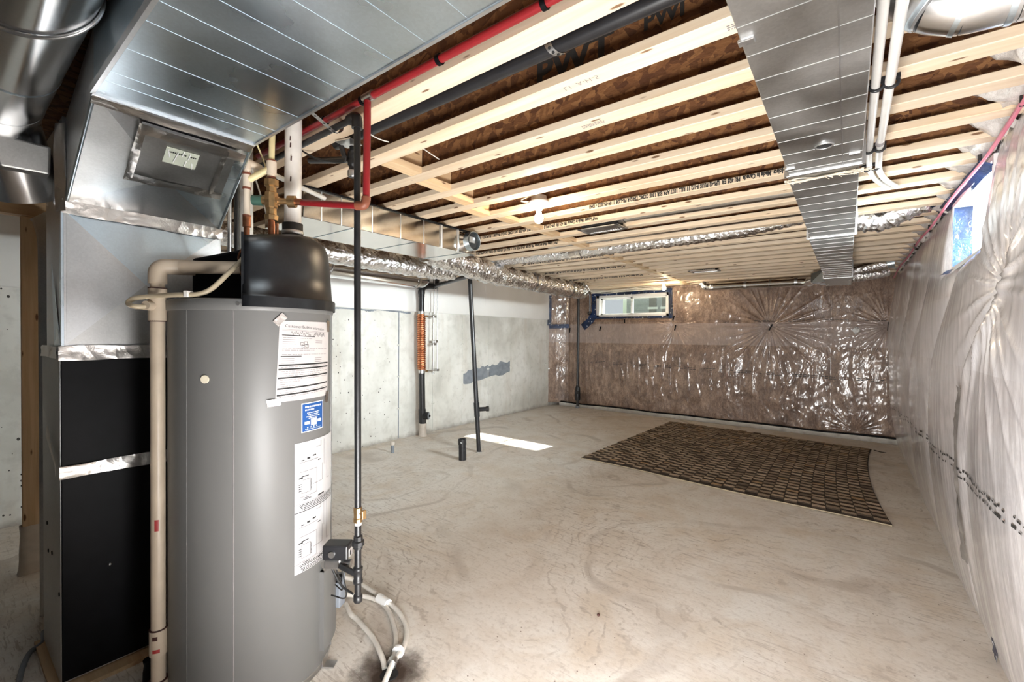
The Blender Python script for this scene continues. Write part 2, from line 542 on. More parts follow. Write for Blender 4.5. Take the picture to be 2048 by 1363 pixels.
def conc_wall():
    m = M('poured concrete', (.5, .49, .46), .72)
    v = m.co((1, 1, 1), kind='World')
    big = m.noise(v, 1.1, 4, .55, .3)
    mid = m.noise(v, 9, 5, .6)
    c = m.ramp(big, [(.32, (.40, .385, .35)), (.5, (.58, .57, .53)), (.68, (.70, .69, .66))])
    streak = m.noise(m.co((1, 2.2, .25), kind='World'), 2.0, 4, .6)
    c = m.mix(m.ramp(streak, [(.55, grey(0)), (.75, grey(.5))]), c, (.46, .40, .33))
    c = m.mix(m.ramp(mid, [(.3, grey(.35)), (.5, grey(0))]), c, (.34, .32, .29))
    # bug holes, thick near the heater end of the wall
    pv = m.co((1, 1, .8), kind='World')
    hole = m.vor(pv, 17, out='Distance')
    hs = m.noise(v, 6, 2)
    thr = m.math('MULTIPLY', m.ramp(hs, [(.35, grey(.02)), (.7, grey(.20))]), 1.0)
    y = m.sep(v)[1]
    fade = m.ramp(m.math('DIVIDE', y, 8.0), [(.42, grey(1)), (.58, grey(.35)), (1, grey(.25))])
    isb = m.math('LESS_THAN', hole, m.math('MULTIPLY', thr, fade))
    c = m.mix(isb, c, (.045, .04, .036))
    # darker band at the footing
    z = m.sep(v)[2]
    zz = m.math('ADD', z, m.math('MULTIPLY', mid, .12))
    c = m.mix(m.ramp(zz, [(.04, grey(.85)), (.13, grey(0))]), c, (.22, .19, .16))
    m.color(c)
    m.bump(mid, .25, .006); m.bump(isb, -.8, .008)
    return m.m
M_conc = conc_wall()
M_board = plain('white foundation blanket', (.80, .79, .77), .55, 0, .03, 3, .15)

def barrier(name, c0, c1, c2, band=None, vert=1.0, soft=1.2, bmp=1.0):
    """clear poly sheet stretched over glass-fibre batts"""
    m = M(name, c1, .3)
    v = m.co((1, 1, 1), kind='World')
    n1 = m.noise(v, 3.5, 6, .65, .8)
    n2 = m.noise(m.co((9, 9, 9/vert), kind='World'), 1.0, 4, .6, soft)
    n3 = m.noise(m.co((52, 52, 46/vert), kind='World'), 1.0, 5, .7, soft)
    n4 = m.noise(m.co((120, 120, 110/vert), kind='World'), 1.0, 3, .7, soft)
    f = m.math('ADD', m.math('MULTIPLY', n1, .30), m.math('ADD', m.math('MULTIPLY', n2, .22), m.math('ADD', m.math('MULTIPLY', n3, .28), m.math('MULTIPLY', n4, .20))))
    c = m.ramp(f, [(.40, c0), (.5, c1), (.60, c2)])
    if band:
        z = m.sep(v)[2]
        lo, hi, col = band
        a = m.math('MULTIPLY', m.math('GREATER_THAN', z, lo), m.math('LESS_THAN', z, hi))
        c = m.mix(m.math('MULTIPLY', a, .55), c, col)
    m.color(c)
    m.b.inputs['Coat Weight'].default_value = 1.0
    m.b.inputs['Coat Roughness'].default_value = .15
    m.bump(n2, .25*bmp, .015); m.bump(n3, .45*bmp, .010); m.bump(n4, .35*bmp, .006)
    return m.m
M_brown = barrier('poly over brown batts', (.10, .060, .042), (.25, .165, .120), (.50, .36, .27), (1.36, 1.745, (.42, .35, .33)), 2.5)
M_silver = barrier('poly over pale batts', (.43, .41, .425), (.62, .60, .615), (.85, .83, .845), (1.36, 1.76, (.72, .715, .74)), 10.0, .25, .5)
M_tuck = barrier('loose poly sheet', (.55, .50, .46), (.72, .68, .64), (.88, .85, .82), None, 1.5)

def bluetape():
    m = M('blue sheathing tape', (.02, .07, .25), .35)
    v = m.co((1, 1, 1), kind='World')
    d = m.vor(v, 13, out='Distance', rand=.6)
    ring = m.ramp(d, [(.16, (1, 1, 1)), (.22, (0, 0, 0))])
    brk = m.ramp(m.noise(v, 90, 2), [(.48, grey(0)), (.56, grey(1))])
    c = m.ramp(m.noise(v, 7, 3), [(.35, (.003, .008, .025)), (.65, (.006, .028, .11))])
    m.color(m.mix(m.math('MULTIPLY', ring, brk), c, (.75, .78, .8)))
    m.bump(m.noise(v, 40, 4, .6, 1), .5, .01)
    return m.m
M_bluetape = bluetape()

M_pile_shade = plain('painted pile shade', (.055, .036, .022), .95, 0, .3, 120)  # tuft sides painted dark to stand for the shade between rows
def rug_mat():
    m = M('brown tufted wool', (.2, .14, .09), .95)
    v = m.co((1, 1, 1), kind='World')
    r = m.math('FRACT', m.math('ADD', m.rand(), m.math('MULTIPLY', m.island(), 7.31)))
    c = m.ramp(r, [(0, (.12, .08, .05)), (.08, (.26, .19, .125)), (.6, (.40, .30, .205)), (.86, (.50, .385, .275)), (.95, (.34, .21, .10)), (1, (.38, .26, .15))])
    n = m.noise(v, 160, 3, .7)
    c = m.mix(1.0, c, m.ramp(n, [(.25, grey(.45)), (.75, grey(1.35))]), 'MULTIPLY')
    m.color(c); m.bump(n, .8, .006)
    return m.m
M_rug = rug_mat()
# ---------------------------------------------------------------- the room shell
ZB = 2.424            # underside of the joists
JH = 0.241            # joist depth
JS = 0.3048           # joist spacing
def joist_far(i): return 1.185 + JS*i

mb = MB(); mb.box((-5.45, -3.4, -0.08), (1.1, 8.7, 0)); floor = struct('floor', mb, M_floor)

# ceiling: sub-floor sheet, I-joists and blocking
mb = MB(); mb.box((-5.45, -1.7, ZB+JH), (1.1, 8.7, ZB+JH+.025)); ceiling = struct('ceiling', mb, M_osb)
web0 = fl0 = None
JOISTS = {}
for i in range(-9, 24):
    yc = joist_far(i) - .0445
    if web0 is None:
        web0 = MB().box((-5.15, -.0065, ZB+.030), (.72, .0065, ZB+JH-.030))
        web0 = mesh_of('floor_joist', web0, M_osb); recalc(web0)
        fl0 = mesh_of('flange', MB().box((-5.15, -.0445, 0), (.72, .0445, .038)), M_pine); recalc(fl0)
    j = bpy.data.objects.new('floor_joist', web0); COL.objects.link(j); j.parent = ceiling; j.location = (0, yc, 0)
    WL[j.name] = Vector((0, yc, 0)); JOISTS[i] = j
    for z in (ZB, ZB+JH-.038):
        fl = bpy.data.objects.new('flange', fl0); COL.objects.link(fl); fl.parent = j; fl.location = (0, 0, z)
        m = fl.modifiers.new('bevel', 'BEVEL'); m.width = .003; m.segments = 1
bx = {1: -2.00, 2: -2.07, 3: -2.15, 4: -2.26, 5: -2.20}
for i in range(1, 23):
    x = bx.get(i, -2.13 - .006*i + rnd.uniform(-.012, .012))
    y0 = joist_far(i); y1 = joist_far(i+1) - .089
    w = .045
    b = MB().box((x-w, y0+.001, ZB+.001), (x+w, y1-.001, ZB+.036))
    bl = part('blocking', b, M_pine2, ceiling)
    part('blocking_web', MB().box((x-.012, y0-.03, ZB+.036), (x+.012, y1+.03, ZB+JH-.03)), M_pine2 if i < 5 else M_osb, bl)

# left wall: bare concrete below, white foundation blanket above, form lines and ties
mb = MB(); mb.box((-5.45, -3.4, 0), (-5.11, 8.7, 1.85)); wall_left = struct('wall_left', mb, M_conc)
rng = np.random.RandomState(3)
for (a, b) in ((-1.7, 2.97), (2.972, 5.90), (5.902, 8.7)):
    # the blanket's lower edge is cut a little unevenly
    n = 40; ys = np.linspace(a, b, n)
    low = 1.845 - .012*vnoise(ys*3.0, ys*0+.5, 4) - (.03*np.clip(vnoise(ys*5, ys*0, 9)-.45, 0, 1) if b < 5 else 0)
    P = np.zeros((4, n, 3))
    for k in range(n):
        P[0, k] = (-5.105, ys[k], low[k]); P[1, k] = (-5.082+.003*(a < 3 and a > 0), ys[k], low[k]+.012)
        P[2, k] = (-5.080 + .006*math.sin(ys[k]*1.3), ys[k], 2.15); P[3, k] = (-5.082, ys[k], 2.665)
    part('foundation_blanket', MB().grid(P), M_board, wall_left, fix=False)
for y in (.6, 1.8, 3.0, 4.044, 4.706, 5.353, 6.022, 6.685, 7.319, 7.9):
    bold = y < 4.1
    part('form_line', MB().box((-5.112, y-.006, 0.02), (-5.104, y+.006, 1.83)), M_greypaint if bold else M_conc, wall_left)
    for z in (.44, .90, 1.35):
        part('form_tie', MB().add([(-5.11, y-.03, z-.012), (-5.11, y+.03, z-.012), (-5.11, y+.03, z+.012), (-5.11, y-.03, z+.012), (-5.085, y-.006, z), (-5.085, y+.006, z)],
             [(0,1,5,4),(1,2,5),(2,3,4,5),(3,0,4)]), M_conc, wall_left)
# thin crack of dark mortar under the blanket at the heater end
pts = [(-5.104, y, 1.842 - .02*float(vnoise(y*6, 0, 2))) for y in np.linspace(2.6, 4.25, 40)]
mb = MB()
for p, q in zip(pts[:-1], pts[1:]):
    h = .006 + .02*float(vnoise(p[1]*9, 1, 5))
    mb.box((-5.109, p[1], p[2]-h), (-5.100, q[1]+.002, p[2]+.004))
part('mortar_bead', mb, M_greypaint, wall_left)
# brushed grey waterproofing patch
n = 34; P = np.zeros((2, n, 3))
for k, y in enumerate(np.linspace(5.38, 6.66, n)):
    t = k/(n-1)
    lo = .685 + .11*t + .05*(float(vnoise(y*9, 0, 3))-.5)
    hi = .90 + .12*t + .07*(float(vnoise(y*14, 3, 6))-.5) - .03*(k < 3)
    P[0, k] = (-5.1085, y, lo); P[1, k] = (-5.1085, y, hi)
part('paint_patch', MB().grid(P), M_greypaint, wall_left, fix=False)

# unfinished concrete wall behind the photographer
wall_back = struct('wall_back', MB().box((-5.45, -1.9, 0), (1.1, -1.7, 2.69)), M_greypaint)

# far wall: brown batts under clear poly, pleated towards its staples
PUCK = [(-1.013, 1.683, 1.0, 1.0), (-2.537, 1.69, .55, .6), (.46, 1.68, .8, .6), (-2.55, 1.86, .35, .4), (-4.95, .85, .35, .35), (-5.0, 1.66, .4, .4), (.10, .12, .45, .4), (-4.30, 1.72, .35, .3), (-3.45, 1.80, .35, .3)]
def far_y(X, Z):
    Y = np.full_like(X, 8.30)
    Y -= .035*np.abs(np.sin((X+.2)*PI/1.2))**.7*np.sin(np.clip(Z/2.4, 0, 1)*PI)**.5
    Y -= np.clip((-4.80-X)/.31, 0, 1)**1.3*.27
    Y += .04*np.exp(-((X+4.79)/.035)**2)
    for (px, pz, a, R) in PUCK:
        dx = X-px; dz = Z-pz; r = np.hypot(dx, dz)+1e-6; th = np.arctan2(dz, dx)
        wob = th*15 + 7*fbm(th*2.2+px*5, r*.35, 2, int(px*100) % 97)
        ple = (1-np.abs(np.sin(wob)))**2.0
        env = (r/(r+.06))*np.exp(-(r/(R*.62))**2)
        Y -= a*.030*ple*env
        Y += a*.05*np.exp(-(r/.10)**2)
    mask = np.exp(-((Z-.80)/.38)**2)*(.35+.65*np.exp(-((X+2.9)/1.2)**2))
    cur = X*21 + 9*fbm(X*2.2, Z*1.4, 3, 5)
    Y -= .022*mask*(1-np.abs(np.sin(cur)))**1.5
    Y -= .018*(fbm(X*3, Z*3, 3, 31)-.5) + .012*(fbm(X*16+2*fbm(X*3,Z*3,2,77), Z*9, 3, 41)-.5) + .0035*(1-np.abs(np.sin(9*fbm(X*9, Z*4, 3, 47))))**3
    # gathers along the bottom and under the joists
    Y -= .012*np.exp(-((Z-.10)/.12)**2)*np.abs(np.sin(X*9+3*fbm(X*3, Z*2, 2, 8)))
    return Y
nx, nz = 680, 270
xs = np.linspace(-5.11, .60, nx); zs = np.linspace(.07, 2.66, nz)
X, Z = np.meshgrid(xs, zs, indexing='ij'); Y = far_y(X, Z)
WX0, WX1, WZ0, WZ1 = -4.13, -2.65, 1.885, 2.325
d = np.maximum(np.maximum(WX0-X, X-WX1), np.maximum(WZ0-Z, Z-WZ1))
Y = np.where(d < .10, 8.29 + np.clip(.03-d, -.07, .03)*.4 + (Y-8.29)*np.clip(d/.10, 0, 1), Y)
cx = (X[:-1, :-1]+X[1:, 1:])/2; cz = (Z[:-1, :-1]+Z[1:, 1:])/2
skip = (cx > WX0) & (cx < WX1) & (cz > WZ0) & (cz < WZ1)
mb = MB().grid(np.stack([X, Y, Z], -1), True, skip)
wall_far = struct('wall_far', mb, M_brown, fix=False)
mb = MB()
mb.box((-5.45, 8.46, -.05), (WX0, 8.7, 2.69)); mb.box((WX1, 8.46, -.05), (1.1, 8.7, 2.69))
mb.box((WX0, 8.46, -.05), (WX1, 8.7, WZ0-.03)); mb.box((WX0, 8.46, WZ1+.03), (WX1, 8.7, 2.69))
part('foundation', mb, M_conc, wall_far)
part('floor_curb', MB().box((-4.95, 8.215, 0), (.62, 8.34, .072)), M_conc, wall_far, bevel=.006)
part('poly_hem', MB().tube([(x, 8.225+.012*math.sin(x*3.1), .082+.006*math.sin(x*4.7)) for x in np.linspace(-5.05, .60, 60)], .013, 8), M_black, wall_far)
# black staple tabs and printed dashes on the sheet
def far_pt(x, z, off=.006): return float(far_y(np.array([x]), np.array([z]))[0]) - off
for (x, z, tilt, L) in ((-1.0, 1.665, -.45, .11), (-2.53, 1.665, -.2, .10), (-2.56, 1.845, -.3, .09), (.462, 1.67, -.05, .12), (-3.50, 1.80, .05, .07), (-4.02, 1.65, -.25, .10), (-4.18, 1.80, -.3, .09), (-4.72, 1.62, -.1, .10)):
    y = far_pt(x, z, .03)
    c = Vector((x, y, z)); dr = Vector((math.sin(-tilt), 0, math.cos(tilt)))
    part('staple_tab', MB().bar(c-dr*L/2, c+dr*L/2, .022, .008, (0, 1, 0)), M_black, wall_far)
mb = MB()
for x in np.arange(-4.4, .5, .055):
    z = .985 - .095*(x+4.4)/4.9 + .004*math.sin(x*9)
    if (x*2.3) % 1 > .22:
        for k, dz in enumerate((0, -.028)):
            if rnd.random() < .8:
                mb.box((x, far_pt(x, z+dz, .004), z+dz), (x+.045, far_pt(x, z+dz, .004)-.001, z+dz+.009))
for x in np.arange(-1.9, .40, .06):
    if (x*2.1) % 1 > .3:
        for dz in (0, .022):
            mb.box((x, far_pt(x, 1.75+dz, .004), 1.752+dz), (x+.05, far_pt(x, 1.75+dz, .004)-.001, 1.759+dz))
part('printed_line', mb, M_ink, wall_far, stuff=True)
# small crumpled foil scrap stuck to the sheet
b = MB().sphere((.097, far_pt(.097, 1.616, .01), 1.616), .045, 10, 7)
b.v = [(x+.012*math.sin(i*7.1), y*.4+.6*far_pt(.097, 1.616, .01)+.01*math.sin(i*3.3), z+.012*math.cos(i*5.3)) for i, (x, y, z) in enumerate(b.v)]
part('foil_scrap', b, M_white, wall_far)

def ribbon(name, pts, w, normal, mat, parent, amp=.006, seed=1, n=4):
    """crinkled strip of tape following pts, lying on a surface with the given normal"""
    pts = [Vector(p) for p in pts]; nm = Vector(normal).normalized(); P = []
    fine = []
    for a, b in zip(pts[:-1], pts[1:]):
        k = max(2, int((b-a).length/.03))
        fine += [a.lerp(b, t/k) for t in range(k)]
    fine.append(pts[-1])
    for i, p in enumerate(fine):
        t = (fine[min(i+1, len(fine)-1)]-fine[max(i-1, 0)]).normalized()
        s = t.cross(nm).normalized(); row = []
        for j in range(n+1):
            e = j/n-.5
            ww = w*(1+.16*(float(vnoise(i*.31, j*3+seed, seed))-.5))
            row.append(p + s*e*ww + nm*amp*(1+2*(float(vnoise(i*.55, j*1.3, seed+5))-.3)))
        P.append(row)
    return part(name, MB().grid(np.array([[tuple(q) for q in r] for r in P])), mat, parent, fix=False)

# blue sheathing tape round the far window and at the left end of the poly
T = M_bluetape
ribbon('sheathing_tape', [(-4.16, 8.262, 1.86), (-4.175, 8.262, 2.36)], .10, (0, -1, 0), T, wall_far, seed=2)
ribbon('sheathing_tape', [(-4.20, 8.26, 2.355), (-3.3, 8.26, 2.355), (-2.58, 8.26, 2.365)], .075, (0, -1, 0), T, wall_far, seed=3)
ribbon('sheathing_tape', [(-2.615, 8.262, 2.36), (-2.60, 8.262, 1.84)], .07, (0, -1, 0), T, wall_far, seed=4)
ribbon('sheathing_tape', [(-4.15, 8.262, 1.875), (-2.60, 8.262, 1.865)], .035, (0, -1, 0), T, wall_far, seed=5)
ribbon('sheathing_tape', [(-4.40, 8.235, 1.68), (-4.22, 8.24, 1.83), (-4.15, 8.25, 1.95)], .15, (0, -1, 0), T, wall_far, seed=6)
ribbon('sheathing_tape', [(-5.085, 8.0, 1.72), (-5.085, 8.0, 2.36)], .09, (.75, -.65, 0), T, wall_far, seed=7)
ribbon('sheathing_tape', [(-5.08, 8.0, 1.70), (-4.92, 8.10, 1.70), (-4.74, 8.24, 1.71)], .085, (.6, -.8, 0), T, wall_far, seed=8)

# window in the far wall
win1 = struct('window_1', MB().box((WX0, 8.30, WZ0), (WX0+.06, 8.46, WZ1)), M_white)
part('frame', MB().box((WX0, 8.30, WZ1-.05), (WX1, 8.46, WZ1)), M_white, win1)
part('frame', MB().box((WX0, 8.30, WZ0), (WX1, 8.46, WZ0+.045)), M_white, win1)
part('frame', MB().box((WX1-.05, 8.30, WZ0), (WX1, 8.46, WZ1)), M_white, win1)
xm = -3.40
for (a, b, y) in ((WX0+.06, xm+.02, 8.41), (xm-.02, WX1-.05, 8.385)):
    f = MB()
    f.box((a, y-.015, WZ0+.045), (b, y+.015, WZ0+.075)); f.box((a, y-.015, WZ1-.08), (b, y+.015, WZ1-.05))
    f.box((a, y-.015, WZ0+.045), (a+.035, y+.015, WZ1-.05)); f.box((b-.035, y-.015, WZ0+.045), (b, y+.015, WZ1-.05))
    sa = part('sash', f, M_white, win1)
    part('pane', MB().box((a+.035, y-.003, WZ0+.075), (b-.035, y+.003, WZ1-.08)), M_glass, sa)

# right wall: pale bulging poly sheet
WY0, WY1, RZ0, RZ1 = 3.02, 4.0, 1.955, 2.345
def crease(Z): return np.interp(Z, [0, .38, .97, 1.34, 1.73, 2.1], [3.38, 3.32, 3.23, 3.07, 2.60, 2.3])
def right_x(Y, Z):
    s = np.clip(Z/2.42, 0, 1)
    X = .588 - .105*np.sin(PI*np.clip(s, 0, 1))**.8 - .03*np.clip((Z-1.9)/.5, 0, 1)
    b = .045*np.abs(np.sin((Y-crease(Z))*PI/1.25))**.6
    X -= b*np.sin(PI*np.clip(s*.98+.02, 0, 1))**.6
    X += .055*np.exp(-((Y-crease(Z))/.035)**2)*np.clip((Z-.05)/.3, 0, 1)
    X -= .030*np.exp(-((Y-crease(Z)+.14)/.10)**2)*np.sin(PI*s)
    # pleats fanning from the lower corner of the window
    for (py, pz, a, R) in ((2.62, 1.72, .6, .9), (6.1, 1.70, .35, .6), (7.7, 1.75, .3, .5)):
        dy = Y-py; dz = Z-pz; r = np.hypot(dy, dz)+1e-6; th = np.arctan2(dz, dy)
        wob = th*10 + 5*fbm(th*3+py, r*1.5, 3, 13)
        X -= a*.03*(1-np.abs(np.sin(wob)))**2*(r/(r+.12))*np.exp(-(r/(R*.6))**2)
        X += a*.03*np.exp(-(r/.12)**2)
    X -= .0009*(1-np.abs(np.sin(Y*31+3*fbm(Y*2.5, Z*.5, 2, 7))))**1.6*np.sin(PI*s)**.5
    X -= .014*(fbm(Y*3, Z*1.2, 2, 51)-.5) + .0025*(fbm(Y*26, Z*1.5, 3, 61)-.5)
    return X
ny, nz = 640, 230
ys = np.linspace(.6, 8.33, ny); zs = np.linspace(0.0, 2.47, nz)
Yg, Zg = np.meshgrid(ys, zs, indexing='ij'); Xg = right_x(Yg, Zg)
d = np.maximum(np.maximum(WY0-Yg, Yg-WY1), np.maximum(RZ0-Zg, Zg-RZ1))
Xg = np.where(d < .08, Xg + .05*(1-np.clip(d, 0, .08)/.08)**2, Xg)
cy = (Yg[:-1, :-1]+Yg[1:, 1:])/2; cz = (Zg[:-1, :-1]+Zg[1:, 1:])/2
skip = (cy > WY0) & (cy < WY1) & (cz > RZ0) & (cz < RZ1)
wall_right = struct('wall_right', MB().grid(np.stack([Xg, Yg, Zg], -1), True, skip), M_silver, fix=False)
mb = MB()
mb.box((.80, -1.6, -.05), (1.1, WY0-.05, 2.69)); mb.box((.80, WY1+.05, -.05), (1.1, 8.7, 2.69))
mb.box((.80, WY0-.05, -.05), (1.1, WY1+.05, RZ0-.04)); mb.box((.80, WY0-.05, RZ1+.04), (1.1, WY1+.05, 2.69))
part('foundation', mb, M_conc, wall_right)
def right_pt(y, z, off=.005): return float(right_x(np.array([y]), np.array([z]))[0]) - off
# printed line that sags along the sheet
mb = MB(); y = 7.9
while y > 1.6:
    z = .60 + .30*((8-y)/6)**1.0
    for dz in (0, -.035):
        if rnd.random() < .85:
            L = rnd.uniform(.015, .04); zz = z+dz+rnd.uniform(-.006, .006)
            h = rnd.uniform(.005, .014)
            x0 = right_pt(y, zz); x1 = right_pt(y+L, zz)
            mb.add([(x0, y, zz), (x1, y+L, zz), (x1, y+L, zz+h), (x0, y, zz+h)], [(0, 1, 2, 3)])
    y -= rnd.choice((.03, .035, .045, .05, .09))
part('printed_line', mb, M_ink, wall_right, stuff=True)
# black lap tape in the fold under the window
pts = [(right_pt(float(crease(np.array(z)))-.03, z, .012), float(crease(np.array(z)))-.03, z) for z in np.linspace(1.74, 1.20, 20)]
ribbon('lap_tape', pts, .035, (-1, -.25, 0), M_black, wall_right, amp=.003, seed=12)
# loose grey flap of poly lower in the same fold
pts = [(right_pt(float(crease(np.array(z)))+.05, z, .012), float(crease(np.array(z)))+.05, z) for z in np.linspace(1.25, .30, 24)]
ribbon('poly_lap', pts, .07, (-1, -.2, 0), M_fold, wall_right, amp=.006, seed=14)
ribbon('sheathing_tape', [(.57, 2.99, .02), (.565, 2.95, .07), (.56, 2.93, .115)], .06, (-1, -.3, .2), T, wall_right, amp=.004, seed=15)

# window in the right wall, set back in the batts
win2 = struct('window_2', MB().box((.53, WY1-.005, RZ0-.02), (.80, WY1+.02, RZ1+.02)), M_white)
part('reveal', MB().box((.53, WY0-.02, RZ0-.02), (.80, WY0+.005, RZ1+.02)), M_white, win2)
part('sill', MB().box((.53, WY0, RZ0-.02), (.80, WY1, RZ0+.005)), M_white, win2)
part('head', MB().box((.53, WY0, RZ1-.005), (.80, WY1, RZ1+.02)), M_white, win2)
f = MB()
f.box((.735, WY0, RZ0), (.775, WY0+.045, RZ1)); f.box((.735, WY1-.045, RZ0), (.775, WY1, RZ1))
f.box((.735, WY0, RZ0), (.775, WY1, RZ0+.045)); f.box((.735, WY0, RZ1-.045), (.775, WY1, RZ1))
f.box((.735, 3.48, RZ0), (.775, 3.53, RZ1))
fr = part('frame', f, M_white, win2)
for (a, b) in ((WY0+.045, 3.48), (3.53, WY1-.045)):
    part('pane', MB().box((.752, a, RZ0+.045), (.758, b, RZ1-.045)), M_glass, fr)
ribbon('sheathing_tape', [(.575, WY1-.008, RZ0-.03), (.575, WY1-.008, RZ1+.02)], .085, (0, -1, 0), T, wall_right, amp=.003, seed=21)
ribbon('sheathing_tape', [(right_pt(y, z, .02), y, z) for (y, z) in ((4.5, 2.415), (4.1, 2.395), (3.7, 2.37), (3.35, 2.35), (3.0, 2.33))], .07, (-.6, 0, -.8), T, wall_right, amp=.004, seed=22)
ribbon('sheathing_tape', [(.50, 4.03, 1.93), (.55, 3.9, 1.935), (.56, 3.6, 1.94)], .07, (-.5, -.3, .8), T, wall_right, amp=.004, seed=23)

# loose poly folded up between the joist ends along the right wall
for i in range(0, 22):
    y0 = joist_far(i)-.02; y1 = joist_far(i+1)-.07
    n = 12; P = np.zeros((n, n, 3)); e = rnd.uniform(-.03, .03)
    for a in range(n):
        for b in range(n):
            s = a/(n-1); t = b/(n-1)
            bul = math.sin(PI*t)
            x = .545 - (.19+e)*s**1.1 - .04*bul*s
            z = 2.43 + .17*s**1.4*(1-.25*bul) - .035*bul*(1-s)
            P[a, b] = (x + .03*(float(vnoise(a*.7+i*3, b*.7, 3))-.5), y0+(y1-y0)*t, z + .05*(float(vnoise(a*.6+i*7, b*.8, 8))-.5))
    part('poly_tuck', MB().grid(P), M_tuck, wall_right, fix=False)
# ---------------------------------------------------------------- sheet-metal ducts
ZD = 2.22             # underside of the trunk ducts

def beads(root, a, b, axis, ys, z, mat, w=.005, h=.0014):
    """raised cross beads on the underside: one part each"""
    for y in ys:
        m = MB()
        if axis == 'y': m.box((a, y-w/2, z-h), (b, y+w/2, z+.002))
        else: m.box((y-w/2, a, z-h), (y+w/2, b, z+.002))
        part('cross_bead', m, mat, root)

# long supply duct on the right, in three sections stepping narrower
t = thing('supply_duct', 'long grey galvanised duct running to the brown far wall beside two white pipes', 'duct', (-.09, 4.1, ZD))
secs = [(.748, 2.318, -.218, .038), (2.322, 3.86, -.226, .030), (3.864, 6.55, -.236, .026), (6.553, 7.55, -.242, .030)]
for k, (a, b, x0, x1) in enumerate(secs):
    m = MB().box((x0, a, ZD), (x1, b, 2.418)); part('duct_section', m, M_galv_d, t, bevel=.003)
for a, x0, x1 in ((2.318, -.228, .042), (3.862, -.242, .036), (6.55, -.243, .034)):
    part('drive_cleat', MB().box((x0, a-.012, ZD-.008), (x1, a+.012, ZD+.006)), M_galv, t, bevel=.002)
    for x in (x0, x1):
        part('slip_joint', MB().box((x-.007, a-.014, ZD-.006), (x+.007, a+.014, 2.418)), M_galv, t)
beads(t, -.216, .036, 'y', [.90, 1.143, 1.275, 1.41, 1.53, 1.675, 1.80, 1.905, 2.05, 2.167, 2.26], ZD, M_galv_d)
beads(t, -.224, .028, 'y', list(np.arange(2.42, 3.82, .155)), ZD, M_galv_d)
beads(t, -.234, .024, 'y', list(np.arange(3.98, 6.5, .17)), ZD, M_galv_d)
part('long_crease', MB().box((-.028, .76, ZD-.0015), (-.024, 2.30, ZD+.002)), M_galv, t)
m = MB().tube([(-.08+.028*math.cos(a), 2.024+.028*math.sin(a), ZD-.003) for a in np.linspace(0, 2*PI, 25)], .004, 6, False)
part('test_hole_rim', m, M_galv, t)
part('test_hole', MB().lathe((-.08, 2.024), [(0, ZD-.0025), (.026, ZD-.0025), (.026, ZD+.001)], 20), M_dark, t)
for (x, y) in ((-.205, 1.20), (-.205, 2.22), (.012, 2.18)):
    part('cleat_tab', MB().box((x-.018, y-.012, ZD-.007), (x+.018, y+.012, ZD+.001)), M_galv, t, bevel=.002)
for (x, y) in ((-.20, 6.62), (-.1, 6.45), (-.0, 6.55), (0.01, 6.9), (-.22, 7.3), (-.08, 7.5), (.01, 7.35)):
    part('screw', MB().sphere((x, y, ZD-.001), .006, 8, 6), M_steel, t)
# straw twine tied round the duct at its first joint
mb = MB()
for k in range(5):
    o = k*.006
    mb.tube([(x, 2.365+o+.010*math.sin(x*40+k*2), ZD-.011+.004*math.sin(x*25+k)) for x in np.linspace(-.24, .045, 22)], .0028, 5)
for k in range(26):
    x = rnd.choice((rnd.uniform(-.235, -.16), rnd.uniform(-.04, .06), rnd.uniform(-.1, .0))); a = rnd.uniform(-1, 1)
    mb.tube([(x, 2.372, ZD-.011), (x+.03*math.cos(a), 2.372+.05*math.sin(a), ZD-.016)], .0018, 4)
solo('twine', mb, M_straw, 'frayed straw twine tied across the underside of the long grey duct', 'twine')

# duct boot taking off to the left at the far end, with the round pipe along the far wall
t = thing('branch_duct', 'shiny round branch pipe under the joists along the top of the far wall', 'duct', (-1.0, 8.02, 2.27))
m = MB()
m.hexa([(-.40, 7.10, 2.235), (-.242, 7.02, 2.225), (-.242, 7.50, 2.225), (-.36, 7.36, 2.235), (-.40, 7.14, 2.36), (-.242, 7.04, 2.40), (-.242, 7.48, 2.40), (-.36, 7.34, 2.36)])
part('take_off_boot', m, M_galv_b, t)
path = bend([(-.34, 7.26, 2.30), (-.45, 7.75, 2.315), (-1.0, 7.80, 2.325), (-1.80, 7.84, 2.33), (-1.92, 7.86, 2.345), (-1.95, 7.87, 2.60)], .12)
part('round_pipe', MB().tube(path, .062, 18), M_shiny, t)
for x, y in ((-.62, 7.765), (-.95, 7.80), (-1.30, 7.815)):
    part('strap', MB().tube([(x+.02*s, y, 2.325) for s in (-1, 1)], .066, 18, False), M_galv, t)
part('crimped_joint', MB().tube([(-.44, 7.70, 2.313), (-.46, 7.76, 2.315)], .067, 18), M_tape_foil, t)
for k, p in enumerate(((-1.80, 7.84, 2.33), (-1.90, 7.855, 2.345), (-1.945, 7.87, 2.40))):
    part('elbow_gore', MB().sphere(p, .068, 14, 10), M_foil, t)

# two short outlets on the right of the same duct, one of them wrapped in clear poly
t = thing('branch_duct', 'foil taped double duct stub right of the long grey duct by the bulging right wall', 'duct', (.25, 7.25, 2.25))
part('stub', MB().tube([(.03, 7.05, 2.34), (.27, 7.02, 2.39), (.38, 7.02, 2.40)], [.05, .052, .05], 16), M_foil, t)
part('end_cap', MB().tube([(.365, 7.02, 2.40), (.41, 7.02, 2.41), (.435, 7.02, 2.412)], [.058, .062, .062], 16), M_galv_b, t)
part('stub', MB().tube([(.03, 7.30, 2.30), (.15, 7.31, 2.31), (.30, 7.33, 2.33), (.40, 7.35, 2.35)], [.075, .072, .066, .06], 16), M_foil, t)

